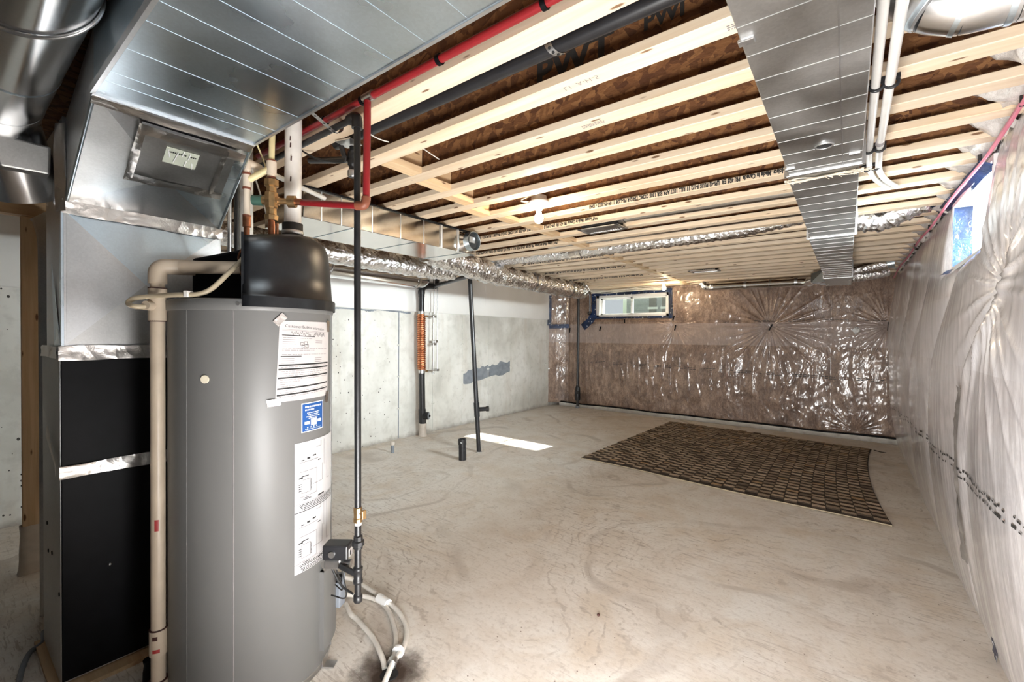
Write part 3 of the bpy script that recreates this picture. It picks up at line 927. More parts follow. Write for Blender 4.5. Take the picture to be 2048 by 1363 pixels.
# foil-wrapped run on the right of the duct
t = thing('foil_duct', 'short foil jacketed duct between the joists right of the long grey duct', 'duct', (.22, 4.30, 2.40))
pts = spline([(.03, 4.33, 2.43), (.10, 4.34, 2.405), (.20, 4.36, 2.40), (.30, 4.32, 2.44), (.44, 4.28, 2.49)], 8)
rr = [.085*(1+.09*math.sin(i*2.3)+.06*math.sin(i*5.1)) for i in range(len(pts))]
part('foil_jacket', MB().tube(pts, rr, 18), M_foil, t)
part('end_tape', MB().tube([(.40, 4.29, 2.475), (.46, 4.275, 2.495)], .07, 16), M_bluetape, t)

# the big trunk overhead on the left, its bottom crossed by seams
t = thing('trunk_duct', 'wide galvanised trunk duct overhead with slanting seams across its underside', 'duct', (-.6, .52, ZD))
X0, X1, Y0, Y1 = -1.815, .40, .299, .746
part('duct_body', MB().box((X0, Y0, ZD), (X1, Y1, 2.42)), M_galv_b, t, bevel=.004)
beads(t, Y0+.004, Y1-.004, 'x', [-1.70, -1.63, -1.466, -1.30, -1.20, -1.093, -.964, -.839, -.70, -.52, -.34, -.1, .2], ZD, M_galv_b, .0035, .0010)
part('corner_flange', MB().box((X0, Y1-.002, ZD-.004), (X1, Y1+.008, ZD+.02)), M_galv, t)
part('corner_flange', MB().box((X0, Y0-.008, ZD-.004), (X1, Y0+.002, ZD+.02)), M_galv, t)

# left-hand branch: rectangular duct with an open round take-off at its end
t = thing('branch_duct', 'rectangular branch duct with gold reflections and an open round outlet at its end', 'duct', (-2.95, 2.2, 2.225))
bx0, bx1, by0, by1, bz0, bz1 = -3.22, -2.70, 1.40, 3.0, 2.225, 2.415
part('duct_body', MB().box((bx0, by0, bz0), (bx1, by1, bz1)), M_galv_m, t, bevel=.004)
for y in (1.52, 1.66, 1.90, 2.15, 2.38):
    part('side_bead', MB().box((bx1-.001, y-.003, bz0), (bx1+.003, y+.003, bz1)), M_galv, t)
part('drive_cleat', MB().box((bx1-.002, 2.555, bz0-.004), (bx1+.012, 2.575, bz1)), M_galv, t, bevel=.002)
part('drive_cleat', MB().box((bx1-.002, 2.755, bz0-.004), (bx1+.010, 2.77, bz1)), M_galv, t, bevel=.002)
part('top_flange', MB().box((bx1-.004, by0, bz1-.004), (bx1+.016, by1, bz1+.006)), M_black, t)
for x in (1.75, 2.3, 2.85):
    part('bottom_bead', MB().box((bx0, x-.003, bz0-.003), (bx1, x+.003, bz0+.001)), M_galv_b, t)
# saddle that rounds into the collar
n = 24; V = []
cc = (-2.635, 2.885, 2.325)
sq = []
for k in range(n):
    a = 2*PI*k/n
    c, s_ = math.cos(a), math.sin(a); q = max(abs(c), abs(s_))
    sq.append((bx1-.01, 2.885+.11*c/q, 2.32+.09*s_/q))
rd = [(cc[0]-.04, cc[1]+.08*math.cos(2*PI*k/n), cc[2]+.08*math.sin(2*PI*k/n)) for k in range(n)]
m = MB(); m.add(sq+rd, [(k, (k+1) % n, n+(k+1) % n, n+k) for k in range(n)], True)
sd = part('round_take_off', m, M_galv_m, t)
part('collar_shade', MB().cyl((cc[0]-.022, cc[1], cc[2]), (cc[0]-.018, cc[1], cc[2]), .0775, 24), M_dark, sd)  # dark disc painting the shade inside the open collar
part('collar', MB().pipe((cc[0]-.055, cc[1], cc[2]), (cc[0]+.02, cc[1], cc[2]), .081, .078, 28), M_galv_b, sd)
part('damper_blade', MB().box((cc[0]-.016, cc[1]-.03, cc[2]-.01), (cc[0]-.012, cc[1]+.04, cc[2]+.04)), M_galv, sd)

# insulated flexible ducts slung along the left side
def flex(label, ctrl, r, seed, joints=(), amp=.05, group='silver flexible ducts'):
    pts = spline(ctrl, 22)
    L = len(pts)
    rr = []
    for i in range(L):
        f = 1+amp*math.sin(i*1.9+seed)+amp*.8*math.sin(i*.83+seed*2)
        for j in joints:
            f *= 1-.14*math.exp(-((i/L-j)/.010)**2) + .05*math.exp(-((i/L-j-.022)/.012)**2)
        rr.append(r*f)
    t = thing('flexible_duct', label, 'duct', pts[L//2], group)
    m = MB().tube(pts, rr, 26, radii2=lambda i, a: 1+.05*math.sin(a*9+i*1.3+seed)+.035*math.sin(a*4-i*.9))
    part('foil_jacket', m, M_foil, t)
    for j in joints:
        i = int(j*L); p = pts[i]; d = (pts[i+1]-pts[i-1]).normalized()
        m = MB().tube([p-d*.03, p-d*.01, p+d*.012, p+d*.03], [r*1.0, r*.95, r*1.02, r*.97], 24, False,
                      radii2=lambda i, a: 1+.06*math.sin(a*13+i*2)+.04*math.sin(a*7))
        part('tape_band', m, M_tape_foil, t)
    return t
flex('crinkled silver flexible duct slung behind the water heater below the rectangular branch', [(-3.95, 1.30, 2.295), (-3.82, 2.0, 2.26), (-3.76, 2.8, 2.235), (-3.75, 3.40, 2.235), (-3.74, 3.75, 2.25)], .098, 1.0)
flex('long crinkled silver flexible duct hung along the joist ends toward the far corner', [(-3.35, 2.98, 2.35), (-3.44, 3.4, 2.315), (-3.54, 4.2, 2.27), (-3.57, 5.0, 2.265), (-3.58, 5.8, 2.255), (-3.60, 6.45, 2.255), (-3.60, 6.62, 2.265), (-3.60, 6.72, 2.28)], .125, 2.0, (.46, .66, .84))

# foil run lying in a joist bay, and two bare round pipes
t = thing('foil_duct', 'long foil jacketed pipe lying in a joist bay across the middle ceiling', 'duct', (-2.2, 4.37, 2.44))
pts = spline([(-4.0, 4.37, 2.47), (-3.2, 4.36, 2.455), (-2.4, 4.38, 2.45), (-1.4, 4.39, 2.455), (-.8, 4.40, 2.475), (-.26, 4.41, 2.53)], 30)
rr = [.076*(1+.05*math.sin(i*1.7)+.03*math.sin(i*4.1)) for i in range(len(pts))]
part('foil_jacket', MB().tube(pts, rr, 20, radii2=lambda i, a: 1+.05*math.sin(a*8+i)), M_foil, t)
part('tape_band', MB().tube([(-2.5, 4.378, 2.45), (-2.36, 4.38, 2.45)], .082, 20, False), M_tape_foil, t)
t = thing('round_duct', 'bare round metal pipe in a joist bay feeding the louvred grille', 'duct', (-.85, 3.455, 2.45))
part('round_pipe', MB().cyl((-1.50, 3.455, 2.50), (-.23, 3.455, 2.49), .062, 22), M_shiny, t)
part('collar', MB().tube([(-1.56, 3.455, 2.50), (-1.47, 3.455, 2.50)], .066, 22, False), M_tape_foil, t)
t = thing('round_duct', 'bare round metal pipe in the joist bay beyond the louvred grille', 'duct', (-1.3, 4.07, 2.46))
part('round_pipe', MB().cyl((-2.6, 4.065, 2.505), (-.24, 4.065, 2.50), .060, 22), M_shiny, t)
for x in (-1.9, -1.1): part('collar', MB().tube([(x-.03, 4.065, 2.503), (x+.03, 4.065, 2.503)], .063, 22, False), M_galv, t)
# louvred grille
t = thing('ceiling_grille', 'grey louvred air grille set between the joists past the bare bulb', 'vent', (-1.67, 3.46, 2.40))
gx0, gx1, gy0, gy1, gz = -1.86, -1.49, 3.36, 3.57, 2.405
f = MB(); f.box((gx0, gy0, gz), (gx1, gy0+.03, gz+.008)); f.box((gx0, gy1-.03, gz), (gx1, gy1, gz+.008))
f.box((gx0, gy0, gz), (gx0+.035, gy1, gz+.008)); f.box((gx1-.035, gy0, gz), (gx1, gy1, gz+.008))
part('frame', f, M_galv, t, bevel=.002)
for k in range(13):
    x = gx0+.05+k*.0225
    part('slat', MB().obox((x, 3.465, gz+.010), (.009, 0, .007), (0, .072, 0), (-.0006, 0, .0008)), M_galv, t)
part('boot_box', MB().box((gx0+.03, gy0+.02, gz+.02), (gx1-.03, gy1-.02, gz+.10)), M_dark, t)
# slot vent farther back
t = thing('ceiling_grille', 'small dark louvred air grille farther along the joists near the far wall', 'vent', (-1.6, 6.3, 2.40))
f = MB(); x0, x1, y0, y1 = -1.78, -1.40, 6.36, 6.58
f.box((x0, y0, gz), (x1, y0+.03, gz+.008)); f.box((x0, y1-.03, gz), (x1, y1, gz+.008)); f.box((x0, y0, gz), (x0+.03, y1, gz+.008)); f.box((x1-.03, y0, gz), (x1, y1, gz+.008))
part('frame', f, M_galv, t)
for k in range(11):
    x = x0+.05+k*.028
    part('slat', MB().obox((x, (y0+y1)/2, gz+.010), (.010, 0, .007), (0, .08, 0), (-.0006, 0, .0008)), M_galv, t)
part('boot_box', MB().box((x0+.03, y0+.02, gz+.02), (x1-.03, y1-.02, gz+.10)), M_dark, t)

# round metal duct along the left wall
t = thing('round_duct', 'bare round metal duct along the white blanket of the left wall', 'duct', (-4.86, 3.1, 2.2))
part('round_pipe', MB().cyl((-4.86, 1.3, 2.285), (-4.86, 4.16, 2.275), .115, 32), M_shiny, t)
part('elbow', MB().tube(bend([(-4.86, 4.10, 2.275), (-4.86, 4.26, 2.275), (-4.86, 4.27, 2.50)], .13), .118, 24), M_shiny, t)
part('hanger_strap', MB().tube([(-4.86+.121*math.cos(a), 2.82+.03*math.sin(a*1.0), 2.285+.121*math.sin(a)) for a in np.linspace(-2.6, .6, 16)], .012, 6), M_steel, t)
part('crimped_collar', MB().tube([(-4.86, 4.11, 2.275), (-4.86, 4.15, 2.275)], .122, 28, False), M_tape_foil, t)

# elbow and round pipe at upper right
t = thing('round_duct', 'shiny adjustable elbow and foil taped round duct at the upper right ceiling', 'duct', (.30, 1.42, 2.25))
Yc, Zc, R = 1.545, 2.335, .083
pts = [(.118, Yc-.02, 2.62), (.115, Yc-.015, 2.50), (.125, Yc-.01, 2.42), (.175, Yc-.005, 2.365), (.23, Yc, 2.34), (.30, Yc, Zc)]
gores = [pts[0:2], pts[1:3], pts[2:4], pts[3:5], pts[4:6]]
for k, g in enumerate(gores):
    a, b = Vector(g[0]), Vector(g[1]); d = (b-a).normalized()
    part('elbow_gore', MB().tube([a-d*.012, a+d*.01, b-d*.004, b+d*.014], [R*.985, R*(1.02 if k % 2 else 1.0), R*(1.02 if k % 2 else 1.0), R*.985], 30, True), M_shiny, t)
    part('gore_seam', MB().tube([b-d*.006, b+d*.006], R*1.035, 30, True), M_galv_b, t)
part('round_pipe', MB().cyl((.30, Yc, Zc), (.78, Yc+.01, Zc+.01), R*.97, 30), M_shiny, t)
part('foil_tape', MB().tube([(x, Yc, Zc) for x in np.linspace(.31, .42, 8)], R*1.0, 28, False, radii2=lambda i, a: 1+.012*math.sin(a*7+i*2)), M_tape_foil, t)
part('collar', MB().tube([(.47, Yc, Zc), (.48, Yc, Zc), (.50, Yc, Zc)], [R*1.0, R*1.06, R*1.0], 30, False), M_galv_b, t)
# boot over the elbow joining the trunk side
# ---------------------------------------------------------------- furnace, plenum and return
t = thing('furnace', 'tall furnace cabinet with two black front panels behind the grey water heater', 'furnace', (-2.9, .62, 0))
fx, fy0, fy1, fxb = -2.60, .320, .93, -3.06
part('plywood_base', MB().box((fxb-.02, fy0-.03, 0), (fx+.06, fy1+.02, .018)), M_ply, t)
part('cabinet', MB().box((fxb, fy0, .02), (fx-.006, fy1, 1.405)), M_galv_d, t, bevel=.003)
part('front_panel', MB().box((fx-.008, fy0+.004, .03), (fx+.002, fy1-.004, .893)), M_black, t, 'lower black front panel', bevel=.003)
part('front_panel', MB().box((fx-.008, fy0+.004, .937), (fx+.002, fy1-.004, 1.382)), M_black, t, 'upper black front panel', bevel=.003)
part('panel_screw', MB().sphere((fx+.003, .475, .47), .007, 10, 6), M_steel, t)
def tape(name, a, b, w, nrm, parent, amp=.004, seed=1):
    return ribbon(name, [a, b], w, nrm, M_tape_foil, parent, amp, seed)
tape('foil_tape', (fx+.004, fy0-.002, .914), (fx+.004, fy1, .914), .055, (1, 0, 0), t, seed=31)
tape('foil_tape', (fx-.0, fy0-.004, .918), (fx-.26, fy0-.004, 1.06), .05, (0, -1, 0), t, seed=32)
tape('foil_tape', (fx+.006, fy0-.004, 1.412), (fx+.006, fy1, 1.412), .06, (1, 0, 0), t, seed=33)
tape('foil_tape', (fx+.006, fy0-.004, 1.415), (fxb+.05, fy0-.004, 1.415), .05, (0, -1, 0), t, seed=34)
for (x, z) in ((-2.93, .62), (-2.80, .52), (-2.62, .40), (-2.90, .50)):
    part('side_hole', MB().tube([(x, fy0-.003, z), (x, fy0+.002, z)], .009, 10), M_dark, t)
# plenum
P0, P1 = fy0+.012, .915
pl = part('plenum', MB().box((fxb+.03, P0, 1.42), (fx, P1, 2.395)), M_galv, t, bevel=.003)
# folded cross-break creases on the plenum front; facet tones paint in its reflections
def facet(name, pts, mat, parent, th=.004, nrm=(1, 0, 0)):
    return part(name, MB().prism(pts, Vector(nrm)*th), mat, parent)
facet('cross_break', [(fx+.0005, P0+.01, 1.45), (fx+.0005, P1-.01, 1.45), (fx+.006, (P0+P1)/2-.02, 1.72)], M_galv_d, pl, .0012)
facet('cross_break', [(fx+.0005, P0+.01, 1.45), (fx+.006, (P0+P1)/2-.02, 1.72), (fx+.0005, P0+.01, 2.0)], M_galv, pl, .0012)
facet('cross_break', [(fx+.0005, P0+.01, 2.0), (fx+.006, (P0+P1)/2-.02, 1.72), (fx+.0005, P1-.01, 2.0)], M_galv_b, pl, .0012)
facet('cross_break', [(fx+.0005, P1-.01, 1.45), (fx+.0005, P1-.01, 2.0), (fx+.006, (P0+P1)/2-.02, 1.72)], M_galv, pl, .0012)
tape('foil_tape', (fx+.006, P0-.004, 2.022), (fx+.006, P1, 2.012), .06, (1, 0, 0), t, amp=.006, seed=35)
tape('foil_tape', (fx+.005, P0-.004, 2.0), (fx+.005, P0-.004, 2.36), .05, (.6, -1, 0), t, amp=.004, seed=36)
part('corner_edge', MB().box((fx-.03, P0-.006, 1.43), (fx+.003, P0+.002, 2.0)), M_galv_b, t)
facet('side_fold', [(fx-.05, P0-.001, 1.44), (fx-.20, P0-.001, 1.44), (fx-.22, P0-.006, 1.80)], M_galv_b, pl, .002, (0, -1, 0))

# sloping boot from the plenum up to the trunk
a0 = (fx, P0+.012, 2.045); a1 = (fx, P1-.012, 2.04)
b0 = (-1.815, .300, 2.221); b1 = (-1.815, .745, 2.221)
ta0 = (fx, P0+.012, 2.395); ta1 = (fx, P1-.012, 2.395); tb0 = (-1.815, .300, 2.418); tb1 = (-1.815, .745, 2.418)
m = MB().add([a0, b0, b1, a1, ta0, tb0, tb1, ta1], [(0, 3, 2, 1), (4, 5, 6, 7), (0, 1, 5, 4), (3, 7, 6, 2)])
bt = part('duct_boot', m, M_galv, t)
A0, A1, B0, B1 = map(Vector, (a0, a1, b0, b1)); mid = (A0+A1+B0+B1)/4
nb = (B0-A0).cross(A1-A0).normalized()
if nb.z > 0: nb = -nb
pk = mid + nb*.012
for tri, mt in (((A0, A1, pk), M_galv), ((A1, B1, pk), M_galv_b), ((B1, B0, pk), M_galv), ((B0, A0, pk), M_galv_d)):  # a metal tone per facet paints in the sheet's uneven reflections
    part('cross_break', MB().prism([p + nb*.001 for p in tri], nb*.001), mt, bt)
# taped access panel with a pale rating label on the boot
def onboot(u, v, h=0.0):
    p = (A0*(1-v)+B0*v)*(1-u) + (A1*(1-v)+B1*v)*u
    return p + nb*h
def bquad(u0, v0, u1, v1, h0, h1):
    pts = [onboot(u0, v0, h0), onboot(u1, v0, h0), onboot(u1, v1, h0), onboot(u0, v1, h0)]
    return MB().prism(pts, nb*(h1-h0))
ap = part('access_panel', bquad(.27, .49, .90, .93, .010, .026), M_galv_d, bt, 'taped access panel with a pale label')
for (u0, v0, u1, v1) in ((.25, .46, .90, .53), (.25, .46, .30, .95), (.25, .885, .96, .955), (.80, .50, .835, .94)):
    P = np.zeros((8, 4, 3)); horiz = (u1-u0) > (v1-v0)*.5
    for i in range(8):
        for j in range(4):
            s, q = (i/7, j/3) if horiz else (j/3, i/7)
            P[i, j] = onboot(u0+(u1-u0)*s, v0+(v1-v0)*q, .028+.008*float(vnoise(i*.9+u0*9, j*1.3, 3)))
    part('foil_tape', MB().grid(P), M_tape_foil, bt, fix=False)
part('rating_label', bquad(.44, .70, .655, .835, .028, .0295), plain('cream label', (.52, .56, .47), .5), bt)
def on_label(x, y, h): return onboot(.655-.215*(1-x), .70+.135*y, .031+h)
m = MB()
for k in range(14):
    x = .08+k*.062
    if k not in (4, 9): m.add([on_label(x, .72, 0), on_label(x+.045, .72, 0), on_label(x+.045, .80, 0), on_label(x, .80, 0)], [(0, 1, 2, 3)])
part('label_print', m, M_ink, bt, stuff=True)
m = MB()
for (x0, y0_, x1, y1_) in ((.06, .9, .16, .45), (.36, .85, .30, .2), (.52, 1.0, .50, .7), (.72, .95, .70, .6), (.66, .45, .64, .1), (.84, .4, .90, .05)):
    p = on_label(x0, y0_, .002); q = on_label(x1, y1_, .002); m.tube([p, q], .0022, 5)
part('label_wrinkle', m, M_white, bt, stuff=True)
part('boot_edge', MB().tube([A0+nb*.003, B0+nb*.003], .006, 8), M_galv_b, bt)
part('boot_edge', MB().tube([A1+nb*.003, B1+nb*.003], .006, 8), M_galv_b, bt)
tape('foil_tape', (-1.83, .297, 2.213), (-1.83, .748, 2.213), .045, (.3, 0, -1), t, amp=.004, seed=38)
# S-cleat where the boot meets the trunk
part('joint_cleat', MB().box((-1.822, .295, 2.212), (-1.806, .750, 2.226)), M_galv, t)

# return-air drop behind the furnace
t = thing('return_duct', 'tall galvanised return duct standing behind the furnace cabinet', 'duct', (-3.35, .6, 0))
part('drop', MB().tube(bend([(-3.37, .60, 0), (-3.37, .60, 1.98), (-3.60, .60, 2.12)], .1), .27, 4, True, False), M_galv_d, t, bevel=.02)
# big round return ducts at the upper left
t = thing('round_duct', 'large polished round return duct at the upper left ceiling with a strap around it', 'duct', (-1.9, .15, 2.2))
cY, cZ, R = .165, 2.40, .118
part('round_pipe', MB().cyl((-2.60, cY, cZ), (.3, cY, cZ), R, 40), M_shiny, t)
for x in (-2.2,): part('bead', MB().tube([(x-.01, cY, cZ), (x, cY, cZ), (x+.01, cY, cZ)], [R, R*1.012, R], 40, False), M_galv_b, t)
part('elbow', MB().tube(bend([(-2.55, cY, cZ), (-2.78, cY, cZ), (-2.95, cY+.10, 2.12)], .16), R*1.01, 30), M_shiny, t)
part('hanger_strap', MB().tube([(-1.72+.10*math.cos(a), cY+(R+.006)*math.cos(a), cZ+(R+.006)*math.sin(a)) for a in np.linspace(-3.0, .2, 24)], .005, 6), M_galv, t)
t = thing('return_elbow', 'square galvanised elbow joining the round return to the furnace top', 'duct', (-3.0, .25, 2.06))
m = MB().hexa([(-3.25, .18, 2.19), (-2.72, .17, 2.165), (-2.72, .312, 2.17), (-3.25, .33, 2.20), (-3.25, .13, 2.30), (-2.70, .12, 2.285), (-2.70, .312, 2.285), (-3.25, .33, 2.30)])
part('elbow_body', m, M_galv_d, t, bevel=.008)
tape('foil_tape', (-3.2, .155, 2.25), (-2.70, .145, 2.225), .05, (0, -1, -.3), t, seed=39)

# timber post wrapped in poly at its foot
t = thing('timber_post', 'pine stud post standing on the floor left of the furnace with a wrapped foot', 'post', (-4.045, .375, 0))
part('stud', MB().box((-4.065, .333, .01), (-4.027, .422, 2.208)), M_stud, t, bevel=.003)
m = MB(); n = 16; prof = [(0.0, 1.25), (.03, 1.12), (.12, 1.06), (.24, 1.03), (.30, 1.05)]
V = []
for (z, s_) in prof:
    for k in range(n):
        a = 2*PI*k/n; c, q = math.cos(a), math.sin(a); w = max(abs(c), abs(q))
        V.append((-4.046+.026*s_*c/w*(1+.1*math.sin(k*5+z*30)), .3775+.051*s_*q/w*(1+.08*math.sin(k*3+z*20)), z))
m.add(V, [(j*n+k, j*n+(k+1) % n, (j+1)*n+(k+1) % n, (j+1)*n+k) for j in range(4) for k in range(n)], True)
part('poly_wrap', m, M_duffel, t)
for z in (.42, .55, .62): part('nail_head', MB().sphere((-4.045, .332, z), .005, 8, 5), M_iron, t)

solo('timber_beam', MB().box((-4.092, -1.55, 2.21), (-4.002, 1.02, 2.42)), wood('pine beam', (.50, .33, .18), (.36, .21, .10), axis=1), 'dark pine beam under the joists resting on the stud post at left', 'beam', bevel=.003)
# ---------------------------------------------------------------- water heater and its pipes
HC = (-2.123, .885); HR = .317
VA = math.atan2(-HC[1], -HC[0])                 # bearing from the heater to the viewer side
def hp(deg, z, r=HR): a = math.radians(deg); return (HC[0]+r*math.cos(a), HC[1]+r*math.sin(a), z)
t = thing('water_heater', 'tall grey cylindrical water heater with a black hood and paper labels', 'water heater', (HC[0], HC[1], 0))
HW = t
part('tank_jacket', MB().lathe(HC, [(0, .03), (HR-.004, .03), (HR, .036), (HR, 1.590)], 96), M_tank, t)
part('base_ring', MB().lathe(HC, [(HR-.02, .004), (HR-.004, .004), (HR-.004, .035)], 64), M_galv_d, t)
part('top_ring', MB().lathe(HC, [(HR+.001, 1.588), (HR+.005, 1.592), (HR+.005, 1.628), (HR-.003, 1.634), (0, 1.636)], 96), M_tank, t)
part('jacket_seam', MB().tube([hp(-36.3, .04, HR+.0008), hp(-36.3, 1.588, HR+.0008)], .0016, 6), M_ink2, t)
part('jacket_seam', MB().tube([hp(-69, .04, HR+.0004), hp(-69, 1.588, HR+.0004)], .0012, 6), M_tank, t)
part('jacket_seam', MB().tube([hp(50, .04, HR+.001), hp(50, 1.588, HR+.001)], .004, 6), M_tank, t)
part('knockout_plug', MB().tube([hp(-54.2, 1.325, HR-.002), hp(-54.2, 1.325, HR+.004)], .0155, 24), plain('cream plug', (.85, .77, .60), .4), t)
for deg in (-33.2, -30.0):
    part('hood_screw', MB().tube([hp(deg, 1.613, HR), hp(deg, 1.613, HR+.010)], .007, 12), M_steel, t)
for deg in (36, 140, 250):
    c = Vector(hp(deg, .006, HR+.02)); a = math.radians(deg); rd = Vector((math.cos(a), math.sin(a), 0)); tg = Vector((-rd.y, rd.x, 0))
    m = MB().obox(c, rd*.03, tg*.022, (0, 0, .003)); m.obox(c-rd*.022+Vector((0, 0, .02)), rd*.002, tg*.022, (0, 0, .018))
    part('foot_bracket', m, M_steel, t)
def cyl_patch(a0, a1, z0, z1, h0=.0012, k=24, sk=0.0, top=None):
    """sheet bent to the jacket; sk tilts its side edges"""
    m = MB(); V = []; F = []
    for i in range(k+1):
        s = i/k
        for (z, c) in ((z0, 0), (z1, 1)):
            a = a0+(a1-a0)*s + sk*c
            zz = z + (top(s) if top and c else 0)
            V.append(hp(a, zz, HR+h0))
    for i in range(k): F.append((2*i, 2*i+2, 2*i+3, 2*i+1))
    return m.add(V, F, True)
def cyl_place(a0, z0, sl=0.0, h=.0022):
    """lettering: x runs round the tank from bearing a0, y up from z0"""
    def f(x, y, d): return hp(a0+math.degrees(x/HR), z0+y+sl*x, HR+h)
    return f
def cyl_bar(m, a0, z0, x, y, w, hgt, sl=0.0, h=.0022):
    k = max(1, int(w/.02)); V = []
    f = cyl_place(a0, z0, sl, h)
    for i in range(k+1):
        V += [f(x+w*i/k, y, 0), f(x+w*i/k, y+hgt, 0)]
    m.add(V, [(2*i, 2*i+2, 2*i+3, 2*i+1) for i in range(k)])
# warranty sheet held by tape
pp = part('info_sheet', cyl_patch(-10.6, 38.6, 1.226, 1.552, .002, 30, 3.0), M_paper, t, 'white printed information sheet held by foil tape')
hd = -7.0; zt = 1.505; sl = -.055
part('sheet_heading', text_mb('Customer/Builder Information', .0165, cyl_place(hd+3, 1.527, -.06)), M_ink, pp)
m = MB(); m2 = MB()
ln = 0.262
for k, (w, th) in enumerate([(.25, .0012), (.20, .001)]):
    cyl_bar(m2, hd+1, 1.519-k*.004, 0, 0, w, th, -.06)
rr_ = random.Random(11)
y = 1.502
rows = ['hand', 'bold', 't', 't2', 't2', 't', 't', 't', 't', 'gap', 't', 'boldS', 't2', 't2', 't2', 'bar', 't', 'bar', 't', 't', 't', 'bar', 't', 't', 't', 't', 'bar', 't', 't', 'bar', 't']
dz = .268/len(rows)
for q, r_ in enumerate(rows):
    z = 1.502 - q*dz; s2 = -.05*(1-q/len(rows)*1.9)
    a = hd+1.0-q*.09
    if r_ == 'bar': cyl_bar(m, a-1, z-.002, 0, 0, .262, .0062, s2)
    elif r_ == 'bold': cyl_bar(m, a, z, 0, 0, .15, .0034, s2)
    elif r_ == 'boldS': cyl_bar(m, a, z, 0, 0, .085, .0034, s2)
    elif r_ == 't':
        x = .004
        while x < .235:
            w = rr_.uniform(.006, .022); cyl_bar(m2, a, z, x, 0, w, .0019, s2); x += w+.0035
            if rr_.random() < .06: break
    elif r_ == 't2':
        cyl_bar(m2, a, z, .004, 0, .05, .0022, s2); cyl_bar(m2, a, z, .155, 0, .045, .0022, s2)
    elif r_ == 'hand':
        for x0, x1 in ((.035, .125), (.14, .215)):
            pts = [cyl_place(a, z+.004, s2, .003)(x, .006*math.sin(x*700)+.004*math.sin(x*251), 0) for x in np.linspace(x0, x1, 60)]
            m.tube(pts, .0006, 4)
f = cyl_place(hd+1, 1.455, 0, .003)
for (cx, cy) in ((.082, .004), (.100, .006), (.088, -.008), (.106, -.006)):
    m.tube([f(cx+.007*math.cos(a), cy+.007*math.sin(a)+.003*math.sin(3*a), 0) for a in np.linspace(0, 6.3, 18)], .0006, 4)
part('sheet_bars', m, M_ink, pp, stuff=True)
part('sheet_print', m2, M_ink2, pp, stuff=True)
for (deg, z, rot) in ((-7.5, 1.556, .8), (38.5, 1.535, 1.5), (-11.5, 1.226, .1), (36.5, 1.218, 1.3)):
    c = Vector(hp(deg, z, HR+.004)); a = math.radians(deg); tg = Vector((-math.sin(a), math.cos(a), 0)); n_ = Vector((math.cos(a), math.sin(a), 0))
    u_ = tg*math.cos(rot)+Vector((0, 0, math.sin(rot))); v_ = n_.cross(u_)
    P = np.array([[tuple(c+u_*(i/5-.5)*.05+v_*(j/3-.5)*.028+n_*(-.02*(i/5-.5)**2*0+.003*float(vnoise(i*1.1+deg, j*1.3, 4)))) for j in range(4)] for i in range(6)])
    part('tape_tab', MB().grid(P), M_tape_foil, pp, fix=False)
# blue sticker
bs = part('blue_sticker', cyl_patch(8.4, 31.2, 1.086, 1.209, .0016, 14), M_whiteink, t, 'small blue sticker with white lettering')
part('sticker_face', cyl_patch(9.2, 30.4, 1.090, 1.205, .0022, 14), M_blue, bs)
m = MB()
for (x, y, w, hgt) in ((.012, .098, .092, .007), (.012, .086, .05, .006), (.022, .074, .07, .0035), (.026, .066, .062, .0035), (.018, .058, .078, .0035), (.03, .051, .05, .003), (.01, .028, .026, .012), (.080, .030, .026, .012), (.012, .006, .09, .002)):
    if hgt > .01 or w < .03: cyl_bar(m, 9.2, 1.090, x, y, w, hgt, .0, .003); continue
    xx = x
    while xx < x+w:
        ww = rr_.uniform(.003, .009); cyl_bar(m, 9.2, 1.090, xx, y, min(ww, x+w-xx), hgt, 0, .003); xx += ww+.0022
for k in range(4): cyl_bar(m, 9.2, 1.090, .022+k*.017, .012, .006, .005, 0, .003)
cyl_bar(m, 9.2, 1.090, .042, .020, .034, .029, 0, .003)
part('sticker_print', m, M_whiteink, bs, stuff=True)
